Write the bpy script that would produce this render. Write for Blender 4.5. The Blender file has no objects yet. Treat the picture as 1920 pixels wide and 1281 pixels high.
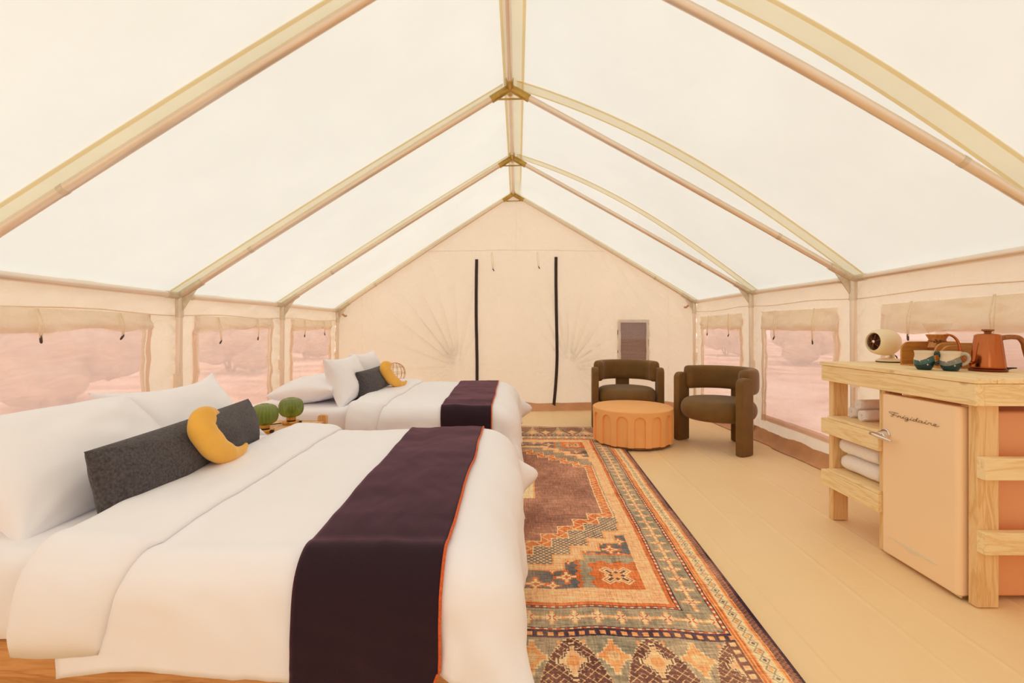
import bpy, math, random
import numpy as np
from mathutils import Vector, Matrix

random.seed(7)
rng = np.random.default_rng(7)
C = bpy.context.scene.collection
PI = math.pi
HC = 1.144

# ------------------------------------------------------------------ camera
cam_data = bpy.data.cameras.new('camera')
cam_data.sensor_width = 36.0
cam_data.lens = 890.0 / 1920.0 * 36.0
cam_data.shift_x = -10.5 / 1920.0
cam_data.shift_y = -26.0 / 1920.0
cam_data.clip_start = 0.05
cam = bpy.data.objects.new('camera', cam_data)
cam.location = (0, 0, HC)
cam.rotation_euler = (PI / 2, 0, 0)
C.objects.link(cam)
bpy.context.scene.camera = cam

# ------------------------------------------------------------------ world, exposure
SKY = 1.50
w = bpy.data.worlds.new('sky')
bpy.context.scene.world = w
w.use_nodes = True
nt = w.node_tree
bg = nt.nodes['Background']
tc = nt.nodes.new('ShaderNodeTexCoord')
sep = nt.nodes.new('ShaderNodeSeparateXYZ')
ramp = nt.nodes.new('ShaderNodeValToRGB')
ramp.color_ramp.elements[0].position = 0.0
ramp.color_ramp.elements[0].color = (1.0, 0.96, 0.93, 1)
ramp.color_ramp.elements[1].position = 0.8
ramp.color_ramp.elements[1].color = (0.93, 0.95, 1.0, 1)
nt.links.new(tc.outputs['Generated'], sep.inputs[0])
nt.links.new(sep.outputs['Z'], ramp.inputs[0])
nt.links.new(ramp.outputs[0], bg.inputs[0])
bg.inputs[1].default_value = SKY

sun_d = bpy.data.lights.new('sun', 'SUN')
sun_d.energy = .8
sun_d.angle = math.radians(25)
sun_d.color = (1.0, 0.95, 0.88)
sun = bpy.data.objects.new('sun', sun_d)
sun.rotation_euler = (math.radians(18), math.radians(-22), 0)
sun.location = (-3, 3, 8)
C.objects.link(sun)

vs = bpy.context.scene.view_settings
vs.view_transform = 'Standard'
vs.look = 'None'
vs.exposure = 0.0
vs.gamma = 1.0
vs.use_curve_mapping = False
try:
    cy = bpy.context.scene.cycles
    cy.max_bounces = 14
    cy.diffuse_bounces = 8
    cy.transmission_bounces = 10
    cy.transparent_max_bounces = 16
    cy.use_denoising = True
    cy.sample_clamp_indirect = 6
except Exception:
    pass

# ------------------------------------------------------------------ colour and material helpers
def lin(c):
    if isinstance(c, str):
        c = c.lstrip('#')
        c = [int(c[i:i + 2], 16) / 255 for i in (0, 2, 4)]
    return tuple((x / 12.92 if x <= .04045 else ((x + .055) / 1.055) ** 2.4) for x in c) + (1.0,)

def new_mat(name):
    m = bpy.data.materials.new(name)
    m.use_nodes = True
    m.node_tree.nodes.clear()
    N = m.node_tree.nodes
    out = N.new('ShaderNodeOutputMaterial')
    return m, N, m.node_tree.links, out

def coords(N, L, scale=(1, 1, 1), kind='Object', rand=True):
    t = N.new('ShaderNodeTexCoord')
    mp = N.new('ShaderNodeMapping')
    mp.inputs['Scale'].default_value = scale
    L.new(t.outputs[kind], mp.inputs[0])
    if rand:
        oi = N.new('ShaderNodeObjectInfo')
        ml = N.new('ShaderNodeMath'); ml.operation = 'MULTIPLY'; ml.inputs[1].default_value = 37.0
        L.new(oi.outputs['Random'], ml.inputs[0])
        L.new(ml.outputs[0], mp.inputs['Location'])
    return mp

def noise(N, L, mp, scale, detail=4, rough=.55, dist=0.0):
    n = N.new('ShaderNodeTexNoise')
    n.inputs['Scale'].default_value = scale
    n.inputs['Detail'].default_value = detail
    n.inputs['Roughness'].default_value = rough
    n.inputs['Distortion'].default_value = dist
    L.new(mp.outputs[0], n.inputs['Vector'])
    return n

def cramp(N, L, src, stops):
    r = N.new('ShaderNodeValToRGB')
    el = r.color_ramp.elements
    while len(el) < len(stops):
        el.new(.5)
    for e, (p, c) in zip(el, stops):
        e.position = p
        e.color = c
    L.new(src, r.inputs[0])
    return r

def bump(N, L, h, strength, dist=.01):
    b = N.new('ShaderNodeBump')
    b.inputs['Strength'].default_value = strength
    b.inputs['Distance'].default_value = dist
    L.new(h, b.inputs['Height'])
    return b

def simple(name, col, rough=.6, metal=0.0, var=.06, nscale=6.0, bstr=0.0, bscale=200.0, sheen=0.0, coat=0.0):
    m, N, L, out = new_mat(name)
    p = N.new('ShaderNodeBsdfPrincipled')
    c = lin(col)
    mp = coords(N, L)
    n = noise(N, L, mp, nscale)
    lo = tuple(x * (1 - var) for x in c[:3]) + (1,)
    hi = tuple(min(1, x * (1 + var)) for x in c[:3]) + (1,)
    r = cramp(N, L, n.outputs['Fac'], [(.3, lo), (.7, hi)])
    L.new(r.outputs[0], p.inputs['Base Color'])
    p.inputs['Roughness'].default_value = rough
    p.inputs['Metallic'].default_value = metal
    if sheen:
        p.inputs['Sheen Weight'].default_value = sheen
        p.inputs['Sheen Roughness'].default_value = .4
    if coat:
        p.inputs['Coat Weight'].default_value = coat
        p.inputs['Coat Roughness'].default_value = .08
    if bstr:
        n2 = noise(N, L, mp, bscale, 2)
        b = bump(N, L, n2.outputs['Fac'], bstr)
        L.new(b.outputs[0], p.inputs['Normal'])
    L.new(p.outputs[0], out.inputs[0])
    return m

def canvas(name, refl, trans, fac=.5, bstr=.1, bscale=3.0):
    """tent cloth: part reflects, part lets daylight through"""
    m, N, L, out = new_mat(name)
    mp = coords(N, L, rand=False)
    n = noise(N, L, mp, 1.3, 6, .6)
    def two(c, v):
        c = lin(c)
        return [(.3, tuple(x * (1 - v) for x in c[:3]) + (1,)), (.7, tuple(min(1, x * (1 + v)) for x in c[:3]) + (1,))]
    d = N.new('ShaderNodeBsdfDiffuse'); t = N.new('ShaderNodeBsdfTranslucent')
    L.new(cramp(N, L, n.outputs['Fac'], two(refl, .02)).outputs[0], d.inputs[0])
    L.new(cramp(N, L, n.outputs['Fac'], two(trans, .035)).outputs[0], t.inputs[0])
    mx = N.new('ShaderNodeMixShader'); mx.inputs[0].default_value = fac
    L.new(d.outputs[0], mx.inputs[1]); L.new(t.outputs[0], mx.inputs[2])
    if bstr:
        n2 = noise(N, L, mp, bscale, 5, .5, 1.2)
        b = bump(N, L, n2.outputs['Fac'], bstr, .05)
        L.new(b.outputs[0], d.inputs['Normal']); L.new(b.outputs[0], t.inputs['Normal'])
    L.new(mx.outputs[0], out.inputs[0])
    return m

def wood(name, c1, c2, c3, axis='z', rough=.55, scale=1.0, knots=True, coat=0.0):
    m, N, L, out = new_mat(name)
    p = N.new('ShaderNodeBsdfPrincipled')
    s = {'x': (1.2, 14, 14), 'y': (14, 1.2, 14), 'z': (14, 14, 1.2)}[axis]
    mp = coords(N, L, tuple(v * scale for v in s))
    n = noise(N, L, mp, 1.6, 5, .6, .8)
    wv = N.new('ShaderNodeMath'); wv.operation = 'MULTIPLY'; wv.inputs[1].default_value = 9.0
    fr = N.new('ShaderNodeMath'); fr.operation = 'PINGPONG'; fr.inputs[1].default_value = 1.0
    L.new(n.outputs['Fac'], wv.inputs[0]); L.new(wv.outputs[0], fr.inputs[0])
    r = cramp(N, L, fr.outputs[0], [(0, lin(c1)), (.55, lin(c2)), (1, lin(c3))])
    col = r.outputs[0]
    if knots:
        mp2 = coords(N, L, {'x': (4, 9, 9), 'y': (9, 4, 9), 'z': (9, 9, 4)}[axis])
        v = N.new('ShaderNodeTexVoronoi'); v.inputs['Scale'].default_value = .8
        L.new(mp2.outputs[0], v.inputs['Vector'])
        k = cramp(N, L, v.outputs['Distance'], [(0.0, (.8, .8, .8, 1)), (.05, (.5, .5, .5, 1)), (.085, (0, 0, 0, 1))])
        mx = N.new('ShaderNodeMix'); mx.data_type = 'RGBA'
        L.new(k.outputs[0], mx.inputs[0])
        L.new(col, mx.inputs[6]); mx.inputs[7].default_value = tuple(x * y for x, y in zip(lin(c3)[:3], (.55, .42, .32))) + (1,)
        col = mx.outputs[2]
    L.new(col, p.inputs['Base Color'])
    p.inputs['Roughness'].default_value = rough
    if coat:
        p.inputs['Coat Weight'].default_value = coat
    b = bump(N, L, n.outputs['Fac'], .08, .01)
    L.new(b.outputs[0], p.inputs['Normal'])
    L.new(p.outputs[0], out.inputs[0])
    return m

M = {}
M['roof'] = canvas('roof_canvas', '#efe8da', '#e6e9df', .50, .06, 1.2)
M['wall'] = canvas('wall_canvas', '#f8ebd9', '#f6e8d0', .35, .35, 7)
M['flap'] = canvas('flap_canvas', '#fdf4e6', '#f6ead4', .36, .3, 9)
M['strip'] = canvas('seam_webbing', '#f6ecd2', '#faf4e0', .72, 0)
M['hem'] = canvas('seam_hem', '#f4e2b8', '#f8ebcb', .76, 0)
M['sod'] = simple('sod_cloth', '#d09a6c', .55, 0, .12, 5, .15, 14)
M['tube'] = simple('galvanised_tube', '#efe0d0', .32, .6, .05, 3)
M['zinc'] = simple('zinc_sleeve', '#ddd0bc', .32, .55, .10, 20)
M['brass'] = simple('brassy_zinc_sleeve', '#bfa056', .32, .6, .25, 12)
M['white_fabric'] = simple('white_cotton', '#f6f4f8', .9, 0, .012, 3, .10, 16)
M['white_pillow'] = simple('white_cotton_pillowcase', '#f6f4f8', .9, 0, .012, 4, .10, 14)
M['charcoal'] = simple('charcoal_boucle', '#4e484a', .95, 0, .5, 110, .5, 220, .12)
M['mustard'] = simple('mustard_corduroy', '#eeb44c', .9, 0, .06, 10, .1, 200, .25)
M['purple'] = simple('aubergine_wool', '#240818', .95, 0, .12, 260, .15, 320, .30)
M['purple'].node_tree.nodes['Principled BSDF'].inputs['Sheen Tint'].default_value = (1, .42, .66, 1)
M['orange_thread'] = simple('orange_stitching', '#d9622a', .8, 0, .2, 150, .3, 300)
M['orange_thread_dark'] = simple('dark_red_stitching', '#5a2026', .9, 0, .2, 150)
M['olive'] = simple('olive_velvet', '#72501c', .7, 0, .16, 7, .04, 120, .18)
M['terracotta'] = simple('terracotta_plaster', '#f4b470', .75, 0, .03, 5, .06, 90)
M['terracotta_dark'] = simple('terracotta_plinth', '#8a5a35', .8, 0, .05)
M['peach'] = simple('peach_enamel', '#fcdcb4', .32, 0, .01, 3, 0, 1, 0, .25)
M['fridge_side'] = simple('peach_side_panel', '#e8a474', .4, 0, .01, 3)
M['rubber'] = simple('dark_gasket', '#2a1c16', .7, 0, .05)
M['chrome'] = simple('chrome', '#e6dcd4', .12, 1.0, .01)
M['dark_metal'] = simple('dark_chrome_letters', '#8a6650', .25, .8, .03)
M['emblem'] = simple('pale_metal_emblem', '#ead9ba', .5, 0, .02)
M['copper'] = simple('copper', '#b86a3e', .2, 1.0, .03, 5)
M['copper_dark'] = simple('dark_copper_base', '#7a3a1c', .4, .7, .05)
M['black'] = simple('black_plastic', '#2b211d', .5, 0, .05)
M['toggle'] = simple('brown_cord_toggle', '#4a342a', .5, 0, .1)
M['cord'] = simple('cream_cotton_cord', '#f6e6cc', .9, 0, .06, 60)
M['cream'] = simple('cream_enamel', '#efdcb6', .35, 0, .01, 3, 0, 1, 0, .2)
M['brass_lamp'] = simple('brushed_brass', '#c9964a', .3, .9, .05, 8)
M['towel'] = simple('pale_terry_towel', '#fdf4ee', .98, 0, .03, 60, .5, 240, .3)
M['sleeve'] = simple('cream_post_sleeve', '#f2dfca', .85, 0, .03, 20)
M['zip'] = simple('dark_zip_tape', '#3d2a22', .8, 0, .15, 60, .2, 200)
M['velcro'] = canvas('pinkish_tape', '#f2dcc8', '#f0d6c4', .42, 0)
M['bark'] = simple('bark', '#7a5a48', .9, 0, .25, 6, .5, 12)
M['leaves'] = simple('foliage', '#b5a284', .9, 0, .3, 3, .6, 6)
M['bulb'] = simple('opal_bulb', '#c9cf9a', .4)
M['pine_x'] = wood('pine_x', '#f8e2b2', '#f5daa8', '#eac88e', 'x')
M['pine_y'] = wood('pine_y', '#f8e2b2', '#f5daa8', '#eac88e', 'y')
M['pine_z'] = wood('pine_z', '#efcc98', '#eac38c', '#dcb072', 'z')
M['oak_x'] = wood('oak_x', '#dba266', '#cf9355', '#b97b40', 'x', .5, 1.0, False)
M['oak_y'] = wood('oak_y', '#dba266', '#cf9355', '#b97b40', 'y', .5, 1.0, False)
M['birch'] = wood('birch', '#eec08a', '#e6b47c', '#dba368', 'y', .45, 1.0, False)
M['birch_z'] = wood('birch_z', '#e8b37a', '#dfa76c', '#d49a5c', 'z', .45, 1.0, False)
M['bamboo'] = wood('bamboo', '#c98d43', '#c08239', '#b0742f', 'x', .45, 1.6, False)
M['walnut'] = wood('walnut', '#a3642e', '#955826', '#7c451b', 'z', .4, 2.0, False)
M['collar_wood'] = wood('collar_wood', '#d08c48', '#c58040', '#b06d30', 'z', .4, 2.5, False)

def green_glass():
    m, N, L, out = new_mat('green_ribbed_glass')
    g = N.new('ShaderNodeBsdfGlossy'); g.inputs[0].default_value = (1, 1, 1, 1); g.inputs[1].default_value = .08
    t = N.new('ShaderNodeBsdfTransparent'); t.inputs[0].default_value = lin('#bcc46c')
    d = N.new('ShaderNodeBsdfTranslucent'); d.inputs[0].default_value = lin('#93a844')
    d2 = N.new('ShaderNodeBsdfDiffuse'); d2.inputs[0].default_value = lin('#52701c')
    mp = coords(N, L)
    n = noise(N, L, mp, 30, 2)
    r = cramp(N, L, n.outputs['Fac'], [(.3, lin('#92a648')), (.7, lin('#a6ba58'))])
    L.new(r.outputs[0], d2.inputs[0])
    a = N.new('ShaderNodeMixShader'); a.inputs[0].default_value = .5
    L.new(d.outputs[0], a.inputs[1]); L.new(d2.outputs[0], a.inputs[2])
    b = N.new('ShaderNodeMixShader'); b.inputs[0].default_value = .42
    L.new(a.outputs[0], b.inputs[1]); L.new(t.outputs[0], b.inputs[2])
    f = N.new('ShaderNodeLayerWeight'); f.inputs[0].default_value = .5
    pw = N.new('ShaderNodeMath'); pw.operation = 'POWER'; pw.inputs[1].default_value = 3.0
    L.new(f.outputs['Facing'], pw.inputs[0])
    ma = N.new('ShaderNodeMath'); ma.operation = 'MULTIPLY_ADD'; ma.inputs[1].default_value = .4; ma.inputs[2].default_value = .06
    L.new(pw.outputs[0], ma.inputs[0])
    c = N.new('ShaderNodeMixShader')
    L.new(ma.outputs[0], c.inputs[0]); L.new(b.outputs[0], c.inputs[1]); L.new(g.outputs[0], c.inputs[2])
    L.new(c.outputs[0], out.inputs[0])
    return m
M['green_glass'] = green_glass()

def clear_glass():
    m, N, L, out = new_mat('clear_glass')
    t = N.new('ShaderNodeBsdfTransparent'); t.inputs[0].default_value = (.97, .95, .9, 1)
    g = N.new('ShaderNodeBsdfGlossy'); g.inputs[1].default_value = .04
    mp = coords(N, L)
    n = noise(N, L, mp, 4, 1)
    L.new(cramp(N, L, n.outputs['Fac'], [(0, (.96, .94, .89, 1)), (1, (.99, .97, .93, 1))]).outputs[0], t.inputs[0])
    f = N.new('ShaderNodeLayerWeight'); f.inputs[0].default_value = .5
    pw = N.new('ShaderNodeMath'); pw.operation = 'POWER'; pw.inputs[1].default_value = 3.0
    L.new(f.outputs['Facing'], pw.inputs[0])
    ml = N.new('ShaderNodeMath'); ml.operation = 'MULTIPLY'; ml.inputs[1].default_value = .75
    L.new(pw.outputs[0], ml.inputs[0])
    c = N.new('ShaderNodeMixShader')
    L.new(ml.outputs[0], c.inputs[0]); L.new(t.outputs[0], c.inputs[1]); L.new(g.outputs[0], c.inputs[2])
    L.new(c.outputs[0], out.inputs[0])
    return m
M['glass'] = clear_glass()

def vinyl():
    """hazy clear window sheet with fine insect mesh: partly see-through, partly milky, creased gloss"""
    m, N, L, out = new_mat('hazy_clear_vinyl')
    mp = coords(N, L, rand=True)
    t = N.new('ShaderNodeBsdfTransparent'); t.inputs[0].default_value = lin('#f4d8cb')
    tl = N.new('ShaderNodeBsdfTranslucent'); tl.inputs[0].default_value = lin('#fbe0d4')
    d = N.new('ShaderNodeBsdfDiffuse'); d.inputs[0].default_value = lin('#f2d6cc')
    g = N.new('ShaderNodeBsdfGlossy'); g.inputs[0].default_value = (1, .95, .92, 1); g.inputs[1].default_value = .22
    mp2 = N.new('ShaderNodeMapping'); mp2.inputs['Rotation'].default_value = (.9, 0, 0); mp2.inputs['Scale'].default_value = (1, 1.2, 5)
    L.new(mp.outputs[0], mp2.inputs[0])
    n = noise(N, L, mp2, 3.2, 6, .6, 1.5)
    b = bump(N, L, n.outputs['Fac'], .16, .03)
    L.new(b.outputs[0], g.inputs['Normal'])
    a = N.new('ShaderNodeMixShader'); a.inputs[0].default_value = .5
    L.new(tl.outputs[0], a.inputs[1]); L.new(d.outputs[0], a.inputs[2])
    c = N.new('ShaderNodeMixShader')
    haze = cramp(N, L, n.outputs['Fac'], [(.35, (.63, .63, .63, 1)), (.7, (.75, .75, .75, 1))])
    L.new(haze.outputs[0], c.inputs[0])
    L.new(t.outputs[0], c.inputs[1]); L.new(a.outputs[0], c.inputs[2])
    e = N.new('ShaderNodeMixShader')
    f = N.new('ShaderNodeLayerWeight'); f.inputs[0].default_value = .5
    pw = N.new('ShaderNodeMath'); pw.operation = 'POWER'; pw.inputs[1].default_value = 4.0
    L.new(f.outputs['Facing'], pw.inputs[0])
    ma = N.new('ShaderNodeMath'); ma.operation = 'MULTIPLY_ADD'; ma.inputs[1].default_value = .45; ma.inputs[2].default_value = .05
    L.new(pw.outputs[0], ma.inputs[0])
    L.new(ma.outputs[0], e.inputs[0]); L.new(c.outputs[0], e.inputs[1]); L.new(g.outputs[0], e.inputs[2])
    L.new(e.outputs[0], out.inputs[0])
    return m
M['vinyl'] = vinyl()

def screen():
    m, N, L, out = new_mat('dark_insect_screen')
    mp = coords(N, L)
    n = noise(N, L, mp, 60, 2)
    t = N.new('ShaderNodeBsdfTransparent'); t.inputs[0].default_value = (.9, .8, .75, 1)
    d = N.new('ShaderNodeBsdfDiffuse')
    L.new(cramp(N, L, n.outputs['Fac'], [(.3, lin('#86685a')), (.7, lin('#967868'))]).outputs[0], d.inputs[0])
    c = N.new('ShaderNodeMixShader'); c.inputs[0].default_value = .94
    L.new(t.outputs[0], c.inputs[1]); L.new(d.outputs[0], c.inputs[2])
    L.new(c.outputs[0], out.inputs[0])
    return m
M['screen'] = screen()

def floor_mat():
    m, N, L, out = new_mat('tan_groundsheet')
    p = N.new('ShaderNodeBsdfPrincipled')
    mp = coords(N, L, rand=False)
    n = noise(N, L, mp, 1.1, 5, .55)
    r = cramp(N, L, n.outputs['Fac'], [(.3, lin('#f2d2a0')), (.7, lin('#f6d9aa'))])
    L.new(r.outputs[0], p.inputs['Base Color'])
    p.inputs['Roughness'].default_value = .5
    p.inputs['Specular IOR Level'].default_value = .25
    n2 = noise(N, L, mp, 5, 4, .5, 1.0)
    b = bump(N, L, n2.outputs['Fac'], .08, .05)
    L.new(b.outputs[0], p.inputs['Normal'])
    L.new(p.outputs[0], out.inputs[0])
    return m
M['floor'] = floor_mat()

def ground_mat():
    m, N, L, out = new_mat('dry_ground_dappled_light')
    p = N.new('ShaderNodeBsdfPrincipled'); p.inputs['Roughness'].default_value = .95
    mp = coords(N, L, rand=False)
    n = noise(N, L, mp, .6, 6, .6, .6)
    r = cramp(N, L, n.outputs['Fac'], [(.38, lin('#b08e76')), (.5, lin('#d8b8a2')), (.62, lin('#eedccc'))])  # paler stops paint dappled daylight patches into the ground colour
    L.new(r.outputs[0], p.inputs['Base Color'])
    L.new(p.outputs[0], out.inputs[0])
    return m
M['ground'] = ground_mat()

# ------------------------------------------------------------------ mesh and object helpers
def nz(x, y, seed=0.0):
    """cheap smooth wave noise in about -1..1"""
    s = seed * 1.7
    return (np.sin(x * 1.0 + 1.3 * np.sin(y * .7 + s) + s) * .5
            + np.sin(y * 1.31 + 1.1 * np.sin(x * .83 - s) + 2.1 * s) * .5) * .6 \
        + np.sin(x * 2.3 - y * 1.9 + 2.0 * np.sin(x * .6 + y * .9 + s) + 3 * s) * .25 \
        + np.sin(x * 3.9 + y * 3.1 + 1.7 * np.sin(y * 1.7 - x + s)) * .15

class MB:
    def __init__(self):
        self.v = []; self.f = []
    def add(self, verts, faces):
        o = len(self.v)
        self.v.extend([tuple(map(float, p)) for p in verts])
        self.f.extend([tuple(i + o for i in f) for f in faces])
        return self
    def box(self, x0, x1, y0, y1, z0, z1):
        return self.add([(x0, y0, z0), (x1, y0, z0), (x1, y1, z0), (x0, y1, z0), (x0, y0, z1), (x1, y0, z1), (x1, y1, z1), (x0, y1, z1)],
                        [(3, 2, 1, 0), (4, 5, 6, 7), (0, 1, 5, 4), (1, 2, 6, 5), (2, 3, 7, 6), (3, 0, 4, 7)])
    def grid(self, P, flip=False, skip=None, wrap=False):
        n, m = P.shape[:2]
        o = len(self.v)
        self.v.extend(map(tuple, P.reshape(-1, 3).tolist()))
        mm = m if wrap else m - 1
        for i in range(n - 1):
            for j in range(mm):
                if skip is not None and skip(i, j):
                    continue
                k = (j + 1) % m
                q = (o + i * m + j, o + (i + 1) * m + j, o + (i + 1) * m + k, o + i * m + k)
                self.f.append(q[::-1] if flip else q)
        return self
    def tube(self, pts, r, n=12, cap=True, flat=1.0, up=None):
        pts = [Vector(p) for p in pts]
        rs = r if hasattr(r, '__len__') else [r] * len(pts)
        k = len(pts)
        rows = []
        prev = None
        for i, p in enumerate(pts):
            t = (pts[min(i + 1, k - 1)] - pts[max(i - 1, 0)])
            t = t.normalized() if t.length > 1e-9 else Vector((0, 0, 1))
            if prev is None:
                a = Vector(up) if up is not None else (Vector((0, 0, 1)) if abs(t.z) < .9 else Vector((1, 0, 0)))
            else:
                a = prev
            b = (a - t * a.dot(t))
            b = b.normalized()
            prev = b
            c = t.cross(b)
            rows.append([p + (b * math.cos(2 * PI * j / n) * flat + c * math.sin(2 * PI * j / n)) * rs[i] for j in range(n)])
        o = len(self.v)
        for row in rows:
            self.v.extend(tuple(q) for q in row)
        for i in range(k - 1):
            for j in range(n):
                q = (j + 1) % n
                self.f.append((o + i * n + j, o + i * n + q, o + (i + 1) * n + q, o + (i + 1) * n + j))
        if cap:
            self.f.append(tuple(o + j for j in range(n))[::-1])
            self.f.append(tuple(o + (k - 1) * n + j for j in range(n)))
        return self
    def lathe(self, prof, n=32, c=(0, 0, 0), rib=None, cap=True):
        o = len(self.v)
        for (r, z) in prof:
            for j in range(n):
                a = 2 * PI * j / n
                rr = r * (rib(a, z) if rib else 1)
                self.v.append((c[0] + rr * math.cos(a), c[1] + rr * math.sin(a), c[2] + z))
        for i in range(len(prof) - 1):
            for j in range(n):
                q = (j + 1) % n
                self.f.append((o + i * n + j, o + i * n + q, o + (i + 1) * n + q, o + (i + 1) * n + j))
        if cap:
            if prof[0][0] > 1e-4:
                self.f.append(tuple(o + j for j in range(n))[::-1])
            if prof[-1][0] > 1e-4:
                self.f.append(tuple(o + (len(prof) - 1) * n + j for j in range(n)))
        return self
    def prism(self, poly, axis, a, b):
        """poly: 2-D points, extruded along axis from a to b"""
        n = len(poly)
        def P(p, t):
            return {'x': (t, p[0], p[1]), 'y': (p[0], t, p[1]), 'z': (p[0], p[1], t)}[axis]
        vs_ = [P(p, a) for p in poly] + [P(p, b) for p in poly]
        fs = [tuple(range(n))[::-1], tuple(range(n, 2 * n))]
        for i in range(n):
            j = (i + 1) % n
            fs.append((i, j, n + j, n + i))
        return self.add(vs_, fs)

WM = {}
def place(o, parent):
    if parent is not None:
        o.parent = parent
        o.matrix_parent_inverse = WM[parent.name].inverted()

def obj(name, mb, mat, parent=None, smooth=False, bevel=0.0, sub=0, solid=0.0, xf=None, seg=2, auto=None, weld=False):
    V = mb.v
    if xf is not None:
        V = [tuple(xf @ Vector(p)) for p in V]
    A = np.array(V)
    c = (A.min(0) + A.max(0)) / 2
    me = bpy.data.meshes.new(name)
    me.from_pydata((A - c).tolist(), [], mb.f)
    me.validate()
    import bmesh
    bm = bmesh.new(); bm.from_mesh(me)
    if weld: bmesh.ops.remove_doubles(bm, verts=bm.verts, dist=1e-5)
    bmesh.ops.recalc_face_normals(bm, faces=bm.faces)
    bm.to_mesh(me); bm.free()
    me.materials.append(M[mat] if isinstance(mat, str) else mat)
    if smooth:
        me.polygons.foreach_set('use_smooth', [True] * len(me.polygons))
        if auto:
            me.set_sharp_from_angle(angle=math.radians(auto))
    o = bpy.data.objects.new(name, me)
    C.objects.link(o)
    o.location = c
    place(o, parent)
    WM[o.name] = Matrix.Translation(c)
    if solid:
        s = o.modifiers.new('solid', 'SOLIDIFY'); s.thickness = solid; s.offset = 0
    if bevel:
        b = o.modifiers.new('bevel', 'BEVEL'); b.width = bevel; b.segments = seg; b.limit_method = 'ANGLE'; b.angle_limit = math.radians(40)
        if not smooth:
            me.polygons.foreach_set('use_smooth', [True] * len(me.polygons))
            me.set_sharp_from_angle(angle=math.radians(35))
    if sub:
        s = o.modifiers.new('sub', 'SUBSURF'); s.levels = sub; s.render_levels = sub
    return o

def thing(name, label, cat, loc=(0, 0, 0), rz=0.0, group=None, kind=None):
    o = bpy.data.objects.new(name, None)
    C.objects.link(o)
    o.empty_display_size = .1
    o.location = loc
    o.rotation_euler = (0, 0, rz)
    if label: o['label'] = label
    if cat: o['category'] = cat
    if group: o['group'] = group
    if kind: o['kind'] = kind
    WM[o.name] = Matrix.Translation(loc) @ Matrix.Rotation(rz, 4, 'Z')
    return o

def tag(o, label, cat, group=None):
    o['label'] = label; o['category'] = cat
    if group: o['group'] = group
    return o

def struct(o):
    o['kind'] = 'structure'
    return o

def dup(root, loc=None, rz=None, label=None):
    r = root.copy(); C.objects.link(r)
    if loc is not None: r.location = loc
    if rz is not None: r.rotation_euler = (0, 0, rz)
    if label: r['label'] = label
    for ch in list(root.children):
        c = ch.copy(); C.objects.link(c); c.parent = r
        for g in list(ch.children):
            d = g.copy(); C.objects.link(d); d.parent = c
    return r

# ------------------------------------------------------------------ tent geometry
FY = [-.95, .55, 2.05, 3.53, 5.03, 6.55]
LX = [-2.49, -2.49, -2.49, -2.515, -2.492, -2.473]
LZ = [1.39, 1.39, 1.40, 1.381, 1.384, 1.376]
RX = [2.474, 2.474, 2.474, 2.495, 2.473, 2.425]
RZ = [1.51, 1.51, 1.525, 1.507, 1.514, 1.496]
GX = [-.057] * 5 + [-.061]
GZ = [2.93, 2.93, 2.93, 2.928, 2.947, 2.980]
I = lambda Y, arr: np.interp(Y, FY, arr)

def roof_right(s, Y):
    """s=0 ridge, s=1 eave; returns arrays x,y,z of the cloth (billowing upward on this side)"""
    x0, z0, x1, z1 = I(Y, GX), I(Y, GZ) + .035, I(Y, RX) + .035, I(Y, RZ) + .03
    bow = .185 * np.clip((6.62 - Y) / 1.3, .16, 1) * np.sin(PI * np.clip(s, 0, 1) ** .92) ** .95
    sag = .02 * np.sin(PI * s) * np.cos((Y - .55) / 1.49 * 2 * PI)
    return x0 + (x1 - x0) * s, Y, z0 + (z1 - z0) * s + bow - sag

def roof_left(s, Y):
    x0, z0, x1, z1 = I(Y, GX), I(Y, GZ) + .035, I(Y, LX) - .035, I(Y, LZ) + .03
    bow = .018 * np.sin(PI * np.clip(s, 0, 1))
    sag = .012 * np.sin(PI * s) * (1 - np.cos((Y - .55) / 1.49 * 2 * PI))
    return x0 + (x1 - x0) * s, Y, z0 + (z1 - z0) * s + bow + sag

YB = 6.585
mb = MB()
for fn, flip in ((roof_right, False), (roof_left, True)):
    S, Y = np.meshgrid(np.linspace(0, 1.015, 45), np.linspace(-.98, YB, 100), indexing='ij')
    x, y, z = fn(S, Y)
    z = z + .006 * nz(S * 9, Y * 3.1, 2) * np.sin(PI * np.clip(S, 0, 1))
    mb.grid(np.stack([x, y, z], -1), flip)
ceiling = struct(obj('ceiling', mb, 'roof', smooth=True))

# seam webbing bands under the cloth, following each frame, and one along the ridge
for i, Yf in enumerate(FY[1:], 1):
    for fn, wid in ((roof_right, .14), (roof_left, .125)):
        if i == 5: wid *= .7
        off = -.02 if i < 5 else -.05
        s = np.linspace(.02, .995, 40)
        S, Y = np.meshgrid(s, np.array([Yf + off - wid / 2, Yf + off + wid / 2]), indexing='ij')
        Y = np.minimum(Y, 6.57)
        x, y, z = fn(S, Y)
        st = obj('seam_strip', MB().grid(np.stack([x, y, z - .012], -1)), 'strip', ceiling, True)
        for sgn in (-1, 1):
            yy = Yf + off + sgn * wid / 2
            S, Y = np.meshgrid(s, np.array([yy - sgn * .022, yy]), indexing='ij')
            Y = np.minimum(Y, 6.57)
            x, y, z = fn(S, Y)
            obj('seam_hem', MB().grid(np.stack([x, y, z - .016], -1)), 'hem', st, True)
Yr = np.linspace(-.9, 6.5, 60)
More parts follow.
